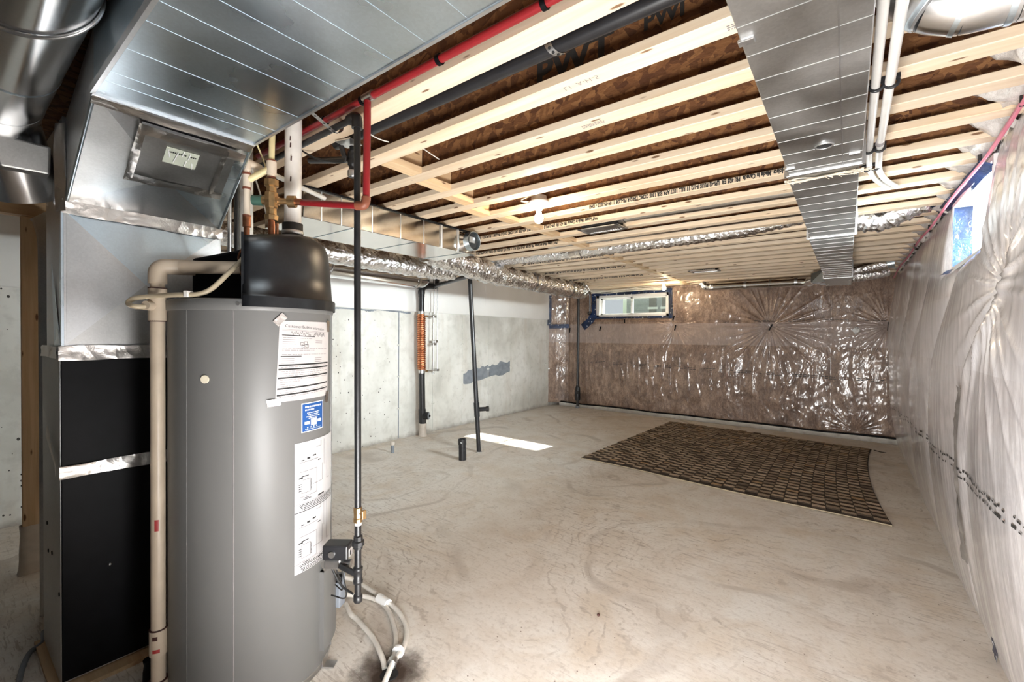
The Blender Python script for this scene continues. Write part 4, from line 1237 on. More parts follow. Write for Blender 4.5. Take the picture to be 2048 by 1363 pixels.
# wiring-diagram label
wl = part('diagram_label', cyl_patch(3.0, 66, .500, 1.046, .0016, 30), M_label, t, 'tall white label with two wiring diagrams')
m = MB(); mk = MB()
def dline(x0, y0, x1, y1, w=.0016, tgt=None):
    f = cyl_place(3.0, .500, 0, .003)
    n_ = max(1, int(abs(x1-x0)/.02))
    (tgt or m).tube([f(x0+(x1-x0)*i/n_, y0+(y1-y0)*i/n_, 0) for i in range(n_+1)], w/2, 4, False) if n_ > 0 else None
for y0 in (.272, 0.0):
    for seg in ((.02, .150, .11, .150), (.11, .150, .11, .06), (.03, .115, .075, .115), (.03, .06, .075, .06), (.03, .06, .03, .115), (.075, .06, .075, .115),
                (.11, .24, .14, .24), (.14, .24, .14, .262), (.15, .16, .15, .085), (.15, .085, .09, .085), (.165, .262, .165, .15), (.19, .26, .19, .08), (.19, .08, .215, .08),
                (.02, .19, .12, .19), (.02, .045, .11, .045), (.11, .045, .11, .075)):
        dline(seg[0], y0+seg[1], seg[2], y0+seg[3], .0013)
    for (x, y, w, hgt) in ((.03, .196, .014, .004), (.058, .198, .016, .008), (.088, .204, .02, .006), (.12, .178, .018, .004), (.03, .128, .036, .004), (.018, .122, .02, .005), (.04, .036, .03, .003), (.035, .03, .045, .003), (.12, .022, .045, .006)):
        cyl_bar(mk, 3.0, .5+y0, x, y, w, hgt)
    for k in range(9): cyl_bar(mk, 3.0, .5+y0, .076, .063+k*.0055, .006, .003)
    for k in range(4): cyl_bar(mk, 3.0, .5+y0, .018, .07+k*.009, .012, .003)
    for k, yy in enumerate((.010, .004, -.003, -.010) if y0 else (.030, .024, .015, .009, .003)):
        x = .02+.004*k
        while x < .29:
            w = rr_.uniform(.006, .02); cyl_bar(mk, 3.0, .5+y0, x, yy, w, .003); x += w+.003
    dline(.0, y0+.018 if y0 else .04, .33, y0+.018 if y0 else .04, .001)
cyl_bar(mk, 3.0, .5, 0, .254, .33, .003)
part('diagram_lines', m, M_ink2, wl, stuff=True)
part('diagram_print', mk, M_ink, wl, stuff=True)
# burner access cover low on the side
ac = part('access_cover', cyl_patch(28, 62, .10, .45, .022, 10), M_tank, t, 'raised grey access cover')
def cover_edge(a):
    return MB().hexa([hp(a-.6, .10, HR-.002), hp(a+.6, .10, HR-.002), hp(a+.6, .10, HR+.022), hp(a-.6, .10, HR+.022), hp(a-.6, .45, HR-.002), hp(a+.6, .45, HR-.002), hp(a+.6, .45, HR+.022), hp(a-.6, .45, HR+.022)])
part('cover_edge', cover_edge(28), M_tank, ac); part('cover_edge', cover_edge(62), M_tank, ac)
m = MB(); V = []
for i in range(11):
    a = 28+34*i/10; V += [hp(a, .45, HR+.022), hp(a, .485, HR+.0)]
m.add(V, [(2*i, 2*i+2, 2*i+3, 2*i+1) for i in range(10)], True); part('cover_edge', m, M_tank, ac)
part('side_port', MB().tube([hp(56, .33, HR-.01), hp(56, .33, HR+.05)], .02, 14), M_black, t)
part('junction_box', MB().obox(hp(58, .27, HR+.03), (.022, .012, 0), (-.012, .022, 0), (0, 0, .075)), M_greypaint, t, bevel=.006)
# black hood: half-round cover to the right of a flat cut, low blower box at its left
vd = Vector((HC[0], HC[1], 0)).normalized(); rt = Vector((vd.y, -vd.x, 0)); ctr = Vector((HC[0], HC[1], 0))
def outline(z, sc, cut):
    pts = []
    R = (HR+.006)*sc
    a1 = math.acos(max(-1, min(1, cut/R)))
    for k in range(41):
        a = -a1 + 2*a1*k/40
        pts.append(ctr + rt*(R*math.cos(a)) - vd*(R*math.sin(a)*1.0) + Vector((0, 0, z + (.16*(min(R*math.cos(a), .16)-.13) if z > 1.7 else 0)*(z-1.7)/.2)))
    return pts
levels = [(1.604, 1.02), (1.650, 1.02), (1.654, .985), (1.74, .965), (1.82, .945), (1.87, .925), (1.90, .88), (1.918, .80), (1.926, .68)]
m = MB(); V = []
for (z, sc) in levels: V += outline(z, sc, -.045)
N = 41
F = [(j*N+k, j*N+(k+1) % N, (j+1)*N+(k+1) % N, (j+1)*N+k) for j in range(len(levels)-1) for k in range(N)]
m.add(V, F, True); m.add(V[-N:], [tuple(range(N))]);
hd_ = part('hood', m, M_hood, t, 'tall black moulded hood')
m = MB(); V = outline(1.604, 1.028, -.045) + outline(1.646, 1.028, -.045)
m.add(V, [(k, (k+1) % N, N+(k+1) % N, N+k) for k in range(N)], True); part('hood_lip', m, M_hood, hd_)
# front edge plate of the cut
e0 = ctr - vd*(HR*.985) + rt*(-.045)
part('hood_edge', MB().obox(e0+vd*.012+Vector((0, 0, 1.75)), rt*.004, vd*.012, (0, 0, .14)), M_hood, hd_)
def hb(r, v, z): return tuple(ctr + rt*r + vd*v + Vector((0, 0, z)))
m = MB().hexa([hb(-.235, -.0, 1.636), hb(-.046, -.06, 1.636), hb(-.046, .27, 1.636), hb(-.20, .20, 1.636), hb(-.235, .0, 1.815), hb(-.046, -.06, 1.865), hb(-.046, .27, 1.88), hb(-.19, .20, 1.835)])
part('blower_box', m, M_black, t, 'low black blower housing', bevel=.01)
# outlet coupling and hose on the hood
vx, vy = -2.018, .998
part('vent_coupling', MB().lathe((vx, vy), [(.050, 1.905), (.052, 1.93), (.046, 1.94), (.043, 1.945), (.043, 2.0)], 32), M_rubber, t)
part('hose_clamp', MB().lathe((vx, vy), [(.0445, 1.950), (.0455, 1.951), (.0455, 1.966), (.0445, 1.967)], 32), M_steel, t)

t = thing('vent_pipe', 'white plastic vent pipe rising from the top of the black hood', 'pipe', (vx, vy, 1.94))
part('pipe', MB().cyl((vx, vy, 1.955), (vx+.01, vy, 2.655), .0355, 32), M_pvc, t)
m = MB()
for (dx, z) in ((.01, 2.33), (.016, 2.27), (.012, 2.18), (.008, 2.36)):
    m.tube([(vx+dx+.034*.6, vy-.034*.75, z), (vx+dx+.034*.62, vy-.034*.73, z+.02)], .003, 5)
part('dirt_mark', m, M_dbrown, t)

# intake pipe: tan pvc from the floor, elbow, horizontal run into the hood
ix, iy = -2.186, .545
t = thing('intake_pipe', 'tan plastic intake pipe standing close beside the grey heater with an elbow on top', 'pipe', (ix, iy, 0))
part('riser', MB().cyl((ix, iy, .02), (ix, iy, 1.66), .0245, 28), M_tan, t)
part('tee', MB().cyl((ix, iy, 1.545), (ix, iy, 1.675), .031, 28), M_tan, t)
part('tee_branch', MB().tube([(ix, iy, 1.605), (ix+.028, iy-.045, 1.605)], [.02, .018], 20), M_tan, t)
part('nipple', MB().cyl((ix, iy, 1.67), (ix, iy, 1.705), .0245, 24), M_tan, t)
el = bend([(ix, iy, 1.695), (ix, iy, 1.765), (ix+.012, iy+.085, 1.768)], .06, 8)
part('elbow', MB().tube(el, .031, 24), M_tan, t)
part('horizontal_run', MB().cyl((ix+.010, iy+.06, 1.768), (-2.03, .79, 1.775), .0265, 24), M_tan, t)
part('elbow_hub', MB().cyl((ix+.008, iy+.055, 1.7675), (ix+.020, iy+.12, 1.770), .031, 24), M_tan, t)
part('coupling', MB().cyl((ix, iy, .215), (ix, iy, .315), .030, 28), M_tan, t)
part('floor_tee', MB().cyl((ix, iy, .0), (ix, iy, .11), .032, 28), M_tan, t)
def ring(z, r, m_=M_dbrown): part('primer_ring', MB().tube([(ix, iy, z), (ix, iy, z+.004)], r, 24), m_, t)
ring(.315, .0305); ring(.108, .0322); ring(1.544, .0312); ring(1.674, .0312)
cv = Vector((-ix, -iy, 0)).normalized(); cs = Vector((-cv.y, cv.x, 0))
def stamp(z, w, hgt, r, mt, off=0.0, nm='stamp'):
    V = []
    for i in range(5):
        a = (off+(i/4-.5)*w)/r
        d = cv*math.cos(a)-cs*math.sin(a)*-1*-1
        V += [(ix+d.x*r, iy+d.y*r, z), (ix+d.x*r, iy+d.y*r, z+hgt)]
    part(nm, MB().add(V, [(2*i, 2*i+2, 2*i+3, 2*i+1) for i in range(4)]), mt, t)
stamp(.715, .014, .045, .0252, M_dred, .005); stamp(.232, .025, .014, .0308, M_dred, .008); stamp(.282, .018, .016, .0308, M_dbrown, .012)
hx = Vector((ix+.022, iy+.12, 1.77))
part('stamp', MB().box((hx.x+.026, hx.y-.022, hx.z-.022), (hx.x+.0275, hx.y-.004, hx.z-.002)), M_dbrown, t)
m = MB()
for k in range(12):
    q = Vector((ix+.010, iy+.06, 1.768)).lerp(Vector((-2.03, .79, 1.775)), .34+k*.05)
    if k in (3, 6): continue
    m.box((q.x+.0235, q.y, q.z+.006), (q.x+.0262, q.y+.010, q.z+.010))
part('pipe_print', m, M_ink, t, stuff=True)
part('drain_bib', MB().tube([(-2.30, .545, 0), (-2.30, .545, .09), (-2.30, .545, .12), (-2.30, .545, .14)], [.026, .024, .02, .024], 16), M_black, t)

# tan vinyl drain hose looped from the tee over the hood
t = thing('drain_hose', 'tan vinyl drain hose looped from the intake tee over the black hood', 'hose', (-2.10, .62, 1.60))
pts = spline([(ix+.022, iy-.035, 1.60), (ix+.02, iy-.075, 1.60), (ix-.02, iy-.085, 1.612), (ix-.01, iy-.07, 1.632), (ix+.05, iy-.02, 1.642), (ix+.14, iy+.02, 1.645), (ix+.21, iy+.07, 1.648), (ix+.235, iy+.11, 1.672), (ix+.235, iy+.16, 1.73), (ix+.20, iy+.22, 1.79), (ix+.16, iy+.28, 1.86), (ix+.12, iy+.36, 1.93), (ix+.11, iy+.40, 1.96), (vx-.05, vy-.01, 1.965)], 10)
part('hose', MB().tube(pts, .0095, 14), M_tan2, t)
part('hose_clip', MB().obox((ix+.185, iy+.048, 1.648), (.007, .005, 0), (-.008, .012, 0), (0, 0, .012)), M_pvc, t, bevel=.002)

# cold and hot water lines
t = thing('cold_water_line', 'cream and copper water line dropping into the left of the black hood', 'pipe', (-2.0, .80, 1.7))
cx, cy = -2.005, .80
part('cream_pipe', MB().cyl((cx, cy, 1.98), (cx, cy, 2.20), .0125, 20), M_cpvc, t)
part('copper_pipe', MB().cyl((cx, cy, 1.66), (cx, cy, 1.96), .0115, 20), M_copper, t)
part('coupling', MB().cyl((cx, cy, 1.945), (cx, cy, 1.99), .016, 20), M_copper, t)
part('tee', MB().cyl((cx, cy, 2.105), (cx, cy, 2.165), .0155, 20), M_cpvc, t)
for z in (2.105, 2.165, 1.99): part('solder_ring', MB().cyl((cx, cy, z-.004), (cx, cy, z+.004), .0162, 18), M_ring, t)
part('top_elbow', MB().tube(bend([(cx, cy, 2.18), (cx, cy, 2.215), (cx-.02, cy+.06, 2.212)], .03), .0155, 16), M_cpvc, t)
part('cross_pipe', MB().cyl((cx-.018, cy+.05, 2.212), (-2.28, 1.30, 2.24), .0115, 16), M_pexw, t)
part('solder_wire', MB().tube(spline([(cx-.012, cy-.01, 1.86), (cx-.03, cy-.02, 1.82), (cx-.02, cy-.015, 1.76), (cx, cy-.012, 1.72)], 6), .004, 8), M_copper, t)
t = thing('hot_water_line', 'hot water line with a brass mixing valve and green cap above the hood', 'pipe', (-1.951, .875, 1.9))
cx2, cy2 = -1.951, .875
part('copper_pipe', MB().cyl((cx2, cy2, 1.90), (cx2, cy2, 2.004), .0135, 20), M_copper, t)
part('copper_pipe', MB().cyl((cx2+.028, cy2+.01, 1.90), (cx2+.028, cy2+.01, 1.964), .0065, 12), M_copper, t)
vb = part('valve_body', MB().lathe((cx2, cy2), [(.0, 1.979), (.026, 1.979), (.028, 1.999), (.021, 2.004), (.02, 2.029), (.026, 2.034), (.028, 2.064), (.026, 2.094), (.02, 2.099), (.02, 2.119), (.029, 2.124), (.029, 2.149), (.016, 2.154), (0, 2.154)], 8, False), M_brass, t, 'brass mixing valve body')
def along(d0, d1, r, n_=18):
    # arm of the valve along the room's long joists
    return MB().cyl((cx2+.72*d0, cy2+.69*d0, 2.062), (cx2+.72*d1, cy2+.69*d1, 2.062), r, n_)
part('valve_cap', along(-.075, -.035, .021), M_green, vb); part('valve_arm', along(-.04, .03, .019), M_brass, vb)
part('valve_arm', along(.02, .075, .013), M_brass, vb); part('union_nut', along(.068, .098, .026, 8), M_brass, vb); part('union_tail', along(.095, .125, .014), M_copper, vb)
part('cream_pipe', MB().cyl((cx2, cy2, 2.150), (cx2, cy2, 2.18), .0165, 20), M_cpvc, t)
for z in (2.158, 2.228): part('solder_ring', MB().cyl((cx2, cy2, z-.004), (cx2, cy2, z+.004), .019, 18), M_ring, t)
part('tee', MB().cyl((cx2, cy2, 2.172), (cx2, cy2, 2.226), .020, 20), M_cpvc, t)
part('bridge_pipe', MB().cyl((-2.005, .80, 2.137), (cx2, cy2, 2.200), .0135, 18), M_yel, t)
part('riser', MB().cyl((cx2, cy2, 2.224), (cx2, cy2+.01, 2.62), .012, 16), M_yel, t)
# plain white stack at the back
t = thing('vent_pipe', 'thick white plastic pipe standing behind the furnace plenum and copper lines', 'pipe', (-2.60, 1.04, 0))
part('pipe', MB().cyl((-2.62, 1.03, 0), (-2.62, 1.03, 2.62), .045, 28), M_pvc, t)
t = thing('conduit', 'ribbed metal flexible conduit running down the plenum edge beside white pipe', 'conduit', (-2.57, .94, 0))
pts = [(-2.575+.004*math.sin(z*6), .945, z) for z in np.arange(.4, 2.30, .006)]
part('sheath', MB().tube(pts, [.0105 if i % 2 else .0085 for i in range(len(pts))], 10), M_steel, t)
t = thing('wire', 'thin black cable running down behind the plenum edge', 'cable', (-2.56, .97, 1.2))
part('jacket', MB().tube([(-2.565, .975, z) for z in np.linspace(.4, 2.3, 20)], .012, 10), M_wired, t)

# red pex: main along the joist and the loop down to the mixing valve
t = thing('red_pipe', 'red plastic water pipe running along the nearest bare joist with a loop down', 'pipe', (-1.53, 1.055, 2.0))
rz, ry, rx = 2.446, 1.056, -1.532
part('main', MB().cyl((-2.52, ry+.006, rz), (.5, ry+.006, rz), .0140, 18), M_red, t)
part('drop', MB().cyl((rx, ry-.006, 2.02), (rx, ry-.002, rz-.02), .0140, 18), M_red, t)
part('branch', MB().cyl((cx2+.088, cy2+.085, 2.060), (rx-.03, ry-.022, 2.012), .0135, 18), M_red, t)
part('elbow', MB().tube(bend([(rx-.035, ry-.028, 2.012), (rx, ry-.010, 2.010), (rx, ry-.006, 2.045)], .02), .0175, 14), M_ring, t)
part('tee', MB().cyl((rx-.03, ry+.004, rz), (rx+.03, ry+.004, rz), .0175, 16), M_steel, t)
for x in (-1.575, -1.13, -.70, -1.86):
    part('clip', MB().cyl((x-.008, ry+.006, rz), (x+.008, ry+.006, rz), .0185, 16), M_black, t)

# black gas riser
gx, gy = -1.575, 1.047
t = thing('gas_pipe', 'black iron gas riser with a brass valve standing beside the water heater', 'pipe', (gx, gy, .41))
part('riser', MB().cyl((gx, gy, .44), (gx-.022, gy+.004, 2.37), .0134, 20), M_iron, t)
part('top_elbow', MB().tube(bend([(gx-.022, gy+.004, 2.335), (gx-.022, gy+.004, 2.385), (gx-.075, gy+.006, 2.385)], .035), .022, 16), M_iron, t)
part('horizontal_run', MB().cyl((gx-.06, gy+.006, 2.385), (-2.50, gy+.012, 2.385), .0134, 18), M_iron, t)
bv = part('ball_valve', MB().lathe((gx-.003, gy), [(.013, .735), (.018, .737), (.018, .75), (.0155, .755), (.0165, .77), (.018, .785), (.018, .795), (.013, .797)], 8, False), M_brass, t, 'brass gas shut-off valve')
part('valve_handle', MB().obox((gx+.028, gy+.006, .772), (.006, .0, 0), (0, .010, 0), (0, 0, .018)), M_brass, bv, bevel=.003)
part('valve_stem', MB().cyl((gx, gy, .775), (gx+.028, gy+.006, .775), .006, 10), M_brass, bv)
part('union', MB().lathe((gx, gy), [(.0134, .628), (.019, .630), (.019, .640), (.025, .643), (.025, .660), (.019, .663), (.018, .680), (.0134, .682)], 10, False), M_iron, t)
part('tee', MB().lathe((gx, gy), [(.0134, .487), (.019, .489), (.019, .500), (.0165, .503), (.0165, .537), (.019, .540), (.019, .552), (.0134, .554)], 20), M_iron, t)
part('drip_cap', MB().lathe((gx, gy), [(.0, .408), (.015, .41), (.018, .416), (.018, .438), (.0134, .44)], 20), M_iron, t)
part('paint_ring', MB().cyl((gx-.0, gy, .725), (gx-.0, gy, .735), .0137, 18), M_pvc, t)
part('side_arm', MB().cyl((gx, gy, .520), (gx-.075, gy-.035, .548), .0115, 16), M_iron, t)
# control valve
t = thing('gas_valve', 'black gas control box on the side of the grey heater', 'valve', (-1.70, 1.01, .5))
u1 = Vector((.80, .60, 0)); u2 = Vector((-.60, .80, 0))
c0 = Vector((-1.685, 1.025, .600))
part('control_box', MB().obox(c0, u1*.052, u2*.035, (0, 0, .030)), M_abs, t, bevel=.006)
part('valve_casting', MB().obox(c0+Vector((-.012, -.008, -.052)), u1*.035, u2*.028, (0, 0, .020)), M_steel, t, bevel=.006)
part('inlet_boss', MB().cyl(c0+Vector((0, .0, -.055)), c0+u1*.055+Vector((0, 0, -.058)), .017, 16), M_steel, t)
part('knob', MB().cyl(c0-u2*.036+Vector((-.015, 0, -.005)), c0-u2*.050+Vector((-.015, 0, -.005)), .013, 14), M_steel, t)
part('rating_tag', MB().obox(c0+u1*.053+Vector((0, 0, -.008)), u1*.0008, u2*.018, (0, 0, .016)), M_paper, t)
part('tag_print', MB().obox(c0+u1*.0545+u2*-.006+Vector((0, 0, -.008)), u1*.0004, u2*.006, (0, 0, .009)), M_ink, t)
for k, (dx, e) in enumerate(((-.03, .0), (-.01, .02), (.012, .05))):
    a = c0+Vector((dx, dx*.6, -.07)); b = Vector(hp(52-k*8, .36-.02*k, HR+.03))
    part('wire_lead', MB().tube(spline([a, a.lerp(b, .5)+Vector((.02+.02*k, .01, -.05)), b], 8), .003, 8), M_wired, t)
part('pilot_tube', MB().tube(spline([c0+Vector((-.03, -.02, -.06)), c0+Vector((.02, .0, -.14)), Vector((gx-.02, gy-.01, .44))], 8), .0045, 8), M_wired, t)

# hoses to the floor drain
def hose(label, pts, r=.0125):
    t = thing('drain_hose', label, 'hose', pts[len(pts)//2], 'clear hoses ending at the floor drain')
    part('tube', MB().tube(spline(pts, 10), r, 14), M_hose, t); return t
hose('clear hose curving from behind the heater, nearest of three at the drain', [(-2.16, 1.36, .03), (-2.07, 1.335, .02), (-2.01, 1.334, .014), (-1.835, 1.302, .014), (-1.69, 1.25, .014), (-1.63, 1.222, .0)])
hose('clear hose with a white sleeve, middle of three at the floor drain', [(-2.30, 1.30, .05), (-2.25, 1.40, .03), (-2.128, 1.492, .014), (-1.981, 1.491, .015), (-1.793, 1.404, .014), (-1.678, 1.315, .014), (-1.610, 1.235, .004)])
h3 = hose('clear hose on the outside, longest of three at the floor drain', [(-2.45, 1.40, .06), (-2.363, 1.516, .03), (-2.16, 1.531, .02), (-1.932, 1.512, .02), (-1.771, 1.455, .016), (-1.663, 1.355, .016), (-1.60, 1.24, .03), (-1.53, 1.13, .016), (-1.47, 1.02, .014)])
part('sleeve', MB().cyl((-2.075, 1.512, .024), (-1.985, 1.508, .024), .024, 14), M_white, h3)
part('zip_tie', MB().cyl((-1.615, 1.255, .03), (-1.598, 1.232, .03), .022, 12), M_steel, h3)
part('zip_tie', MB().cyl((-1.655, 1.32, .02), (-1.648, 1.305, .02), .028, 12), M_white, h3)
solo('floor_drain', MB().lathe((-1.59, 1.215), [(0, .001), (.032, .001), (.036, .004), (.040, .0)], 24), M_dark, 'dark stained floor drain where the hoses end', 'drain')
# ---------------------------------------------------------------- rug
t = thing('rug', 'brown tufted block rug lying on the concrete floor before the far wall', 'rug', (-1.1, 6.2, 0))
ca, cb, cc_, cd_ = Vector((-2.575, 4.811, 0)), Vector((.304, 4.615, 0)), Vector((.27, 7.632, 0)), Vector((-2.449, 7.853, 0))
def rug_pt(u, v, z=0.0):
    p = (ca*(1-u)+cb*u)*(1-v) + (cd_*(1-u)+cc_*u)*v
    # right-hand border is pulled inwards, front edge bows a little
    p.x -= .085*(u**3)*math.sin(PI*min(1, max(0, v)))**.8
    p.y += .012*math.sin(u*7)*(1-v)
    p.z = z + .004*max(0, math.sin(u*9+v*4))
    return p
n1, n2 = 30, 30
P = np.array([[tuple(rug_pt(i/n1, j/n2, .008)) for j in range(n2+1)] for i in range(n1+1)])
part('backing', MB().grid(P), M_gap, t, fix=False)
per = [rug_pt(i/40, 0, .006) for i in range(41)]
part('edge_binding', MB().tube(per, .006, 8), M_edge, t, 'pale bound front edge')
for f in (lambda s: rug_pt(1, s, .006), lambda s: rug_pt(0, s, .006), lambda s: rug_pt(s, 1, .006)):
    part('edge_binding', MB().tube([f(i/30) for i in range(31)], .006, 8), M_gap, t)
NC, NR = 27, 29
def tuft(mb, i, j):
    off = .5 if i % 2 else 0.0
    u0, u1 = (i+.01)/NC, (i+.985)/NC
    v0, v1 = (j+off+.40)/(NR+.5), (j+off+.98)/(NR+.5)
    hgt = rr_.uniform(.018, .026); dj = rr_.uniform(-.004, .004); e = rr_.uniform(-.002, .002)
    V = []
    for (s, z) in ((0.0, .008), (0.04, hgt*.92), (.13, hgt)):
        for (a, b) in ((u0+(u1-u0)*s*.4, v0+(v1-v0)*s), (u1-(u1-u0)*s*.4, v0+(v1-v0)*s), (u1-(u1-u0)*s*.4, v1-(v1-v0)*s), (u0+(u1-u0)*s*.4, v1-(v1-v0)*s)):
            q = rug_pt(a, b, z); V.append((q.x+e, q.y+dj, q.z+rr_.uniform(-.001, .001)))
    F = [(k, (k+1) % 4, 4+(k+1) % 4, 4+k) for k in range(4)] + [(4+k, 4+(k+1) % 4, 8+(k+1) % 4, 8+k) for k in range(4)] + [(8, 9, 10, 11)]
    mb.add(V, F[:4]); mb.add([], []); mb.f += [tuple(q+len(mb.v)-12 for q in f_) for f_ in F[4:]]; mb.sm += [False]*5
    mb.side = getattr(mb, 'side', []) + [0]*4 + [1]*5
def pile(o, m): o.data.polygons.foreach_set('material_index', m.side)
nj = 300//NC
for j in range(nj):
    for i in range(NC):
        m = MB(); tuft(m, i, j); pile(part('tuft', m, [M_pile_shade, M_rug], t, fix=False), m)
m = MB()
for j in range(nj, NR):
    for i in range(NC): tuft(m, i, j)
pile(part('tufts', m, [M_pile_shade, M_rug], t, stuff=True, fix=False), m)
m = MB().tube([(.30, 7.60, .008), (.36, 7.55, .006), (.42, 7.53, .004)], .006, 6); part('loose_thread', m, M_gap, t)

# ---------------------------------------------------------------- bare bulbs on the ceiling
def bulb(label, x, y, zt, s=1.0):
    t = thing('ceiling_lamp', label, 'lamp', (x, y, zt), 'bare bulbs on the joists')
    part('ceiling_box', MB().cyl((x, y, zt+.008), (x, y, zt+.05), .052, 20), M_galv_d, t)
    part('lamp_holder', MB().lathe((x, y), [(.070, zt+.012), (.073, zt+.006), (.066, zt-.004), (.034, zt-.012), (.026, zt-.03), (.024, zt-.045), (0, zt-.045)], 28), M_porc, t)
    part('bulb', MB().lathe((x, y), [(.0, zt-.135), (.014, zt-.132), (.026, zt-.121), (.031, zt-.104), (.028, zt-.084), (.018, zt-.066), (.014, zt-.045)], 24), M_bulb, t, 'glowing bulb')
    return t
b1 = bulb('nearer glowing bare bulb in a white porcelain holder between the joists', -1.700, 2.53, 2.405)
part('feed_cable', MB().tube(spline([(-1.745, 2.50, 2.42), (-1.80, 2.47, 2.425), (-1.82, 2.50, 2.45), (-1.78, 2.55, 2.48)], 8), .005, 8), M_wire, b1)
bulb('farther glowing bare bulb close above the far basement window', -2.49, 7.52, 2.420)

# ---------------------------------------------------------------- drains along the left wall
t = thing('drain_stack', 'black drain stack with a copper wound heat exchanger on the left wall', 'pipe', (-5.0, 4.37, 0))
sx, sy = -4.995, 4.365
part('upper_pipe', MB().cyl((sx, sy, 1.83), (sx, sy, 2.13), .042, 24), M_abs, t)
part('offset_elbow', MB().tube(bend([(sx, sy, 2.05), (sx, sy, 2.19), (sx, sy+.14, 2.235), (sx, sy+.29, 2.235), (sx, sy+.29, 2.36)], .08), .046, 20), M_abs, t)
part('riser', MB().cyl((sx, sy+.29, 2.30), (sx, sy+.29, 2.655), .042, 20), M_abs, t)
part('hub', MB().cyl((sx, sy, 2.10), (sx, sy, 2.15), .050, 20), M_abs, t)
for z in (1.79, .935): part('band_clamp', MB().cyl((sx, sy+.012*(z < 1), z), (sx, sy+.012*(z < 1), z+.055), .050, 20), M_steel, t)
for k in range(26):
    z = .985 + k*.0312
    part('copper_coil', MB().tube([(sx+.05*math.cos(a), sy+.008*(1-k/25)+.05*math.sin(a), z+.0312*a/(2*PI)) for a in np.linspace(0, 2*PI, 19)], .0150, 8), M_copper_b, t)
part('core', MB().cyl((sx, sy+.005, .98), (sx, sy, 1.80), .047, 18), M_copper, t)
part('lower_pipe', MB().cyl((sx, sy+.035, .02), (sx, sy+.012, .94), .044, 24), M_abs, t)
part('clean_out_tee', MB().cyl((sx, sy+.03, .20), (sx, sy+.022, .40), .054, 24), M_abs, t)
part('clean_out', MB().cyl((sx+.02, sy+.03, .305), (sx+.09, sy+.07, .305), .056, 24), M_abs, t)
part('clean_out_plug', MB().cyl((sx+.088, sy+.069, .305), (sx+.096, sy+.074, .305), .047, 24), M_greypaint, t)
part('plug_nut', MB().cyl((sx+.094, sy+.073, .305), (sx+.112, sy+.083, .305), .017, 4), M_abs, t)
part('plastic_sleeve', MB().tube([(sx, sy+.036, .0), (sx, sy+.036, .10), (sx, sy+.036, .19)], [.06, .052, .056], 16), M_duffel, t)
m = MB().tube(spline([(sx+.03, sy, 1.775), (sx+.03, sy+.12, 1.78), (sx+.03, sy+.22, 1.79)], 6), .008, 8)
t2 = thing('water_line', 'thin steel water lines joined to the copper coil beside the left wall stack', 'pipe', (-4.99, 4.62, 1.5))
part('feed_line', MB().tube(bend([(sx+.045, sy+.03, 1.775), (sx+.02, sy+.235, 1.79), (sx+.02, sy+.235, 2.64)], .03), .008, 10), M_steel, t2)
part('feed_line', MB().tube(bend([(sx+.045, sy+.03, .965), (sx+.02, sy+.30, .965), (sx+.02, sy+.30, 2.64)], .03), .008, 10), M_steel, t2)
part('feed_line', MB().tube([(sx+.01, sy+.225, .90), (sx+.01, sy+.23, 1.79)], .006, 8), M_steel, t2)
for (dy, z) in ((.235, 1.775), (.27, 1.40), (.235, 1.36), (.30, .965)): part('pipe_clip', MB().box((sx-.04, sy+dy-.03, z-.018), (sx+.035, sy+dy+.03, z+.018)), M_steel, t2, bevel=.004)
for y, z in ((.06, 1.776), (.06, .965)): part('brass_fitting', MB().cyl((sx+.04, sy+y-.02, z), (sx+.036, sy+y+.03, z), .013, 8), M_brass, t2)
# leaning vent with a side stub
t = thing('vent_pipe', 'slim black vent pipe with a capped side stub standing by the sunlit floor patch', 'pipe', (-3.741, 4.24, 0))
tp = Vector((-3.815, 4.125, 2.25)); bt_ = Vector((-3.741, 4.24, 0))
part('riser', MB().tube(bend([bt_, tp, Vector((-4.98, 4.60, 2.235))], .07), .0290, 20), M_abs, t)
q = bt_.lerp(tp, .245)
part('tee', MB().cyl(bt_.lerp(tp, .205), bt_.lerp(tp, .285), .036, 20), M_abs, t)
part('side_stub', MB().cyl(q, q+Vector((.11, .065, .012)), .028, 18), M_abs, t)
part('stub_cap', MB().cyl(q+Vector((.105, .062, .011)), q+Vector((.135, .08, .014)), .033, 18), M_rubber, t)
part('floor_collar', MB().cyl((-3.741, 4.24, 0), (-3.741, 4.24, .012), .038, 20), M_conc, t)
# stubs in the slab
t = thing('floor_stub', 'short wide black pipe stub rising from the slab in front of the vent pipe', 'pipe', (-3.669, 3.86, 0))
part('pipe', MB().pipe((-3.669, 3.86, 0), (-3.675, 3.862, .245), .045, .039, 28), M_abs, t)
part('hub', MB().pipe((-3.6735, 3.8615, .185), (-3.675, 3.862, .25), .051, .044, 28), M_abs, t)
part('hub_label', MB().box((-3.655, 3.807, .212), (-3.635, 3.812, .222)), M_whiteink, t)
part('inner_dark', MB().cyl((-3.669, 3.86, .15), (-3.669, 3.86, .155), .042, 20), M_dark, t)
t = thing('floor_stub', 'small corroded metal pipe stub in the slab near the left wall', 'pipe', (-4.579, 3.534, 0))
part('pipe', MB().cyl((-4.579, 3.534, 0), (-4.579, 3.534, .125), .022, 16), M_greypaint, t)
part('cap', MB().lathe((-4.579, 3.534), [(.027, .10), (.029, .105), (.029, .135), (.02, .142), (0, .142)], 16), M_duffel, t)
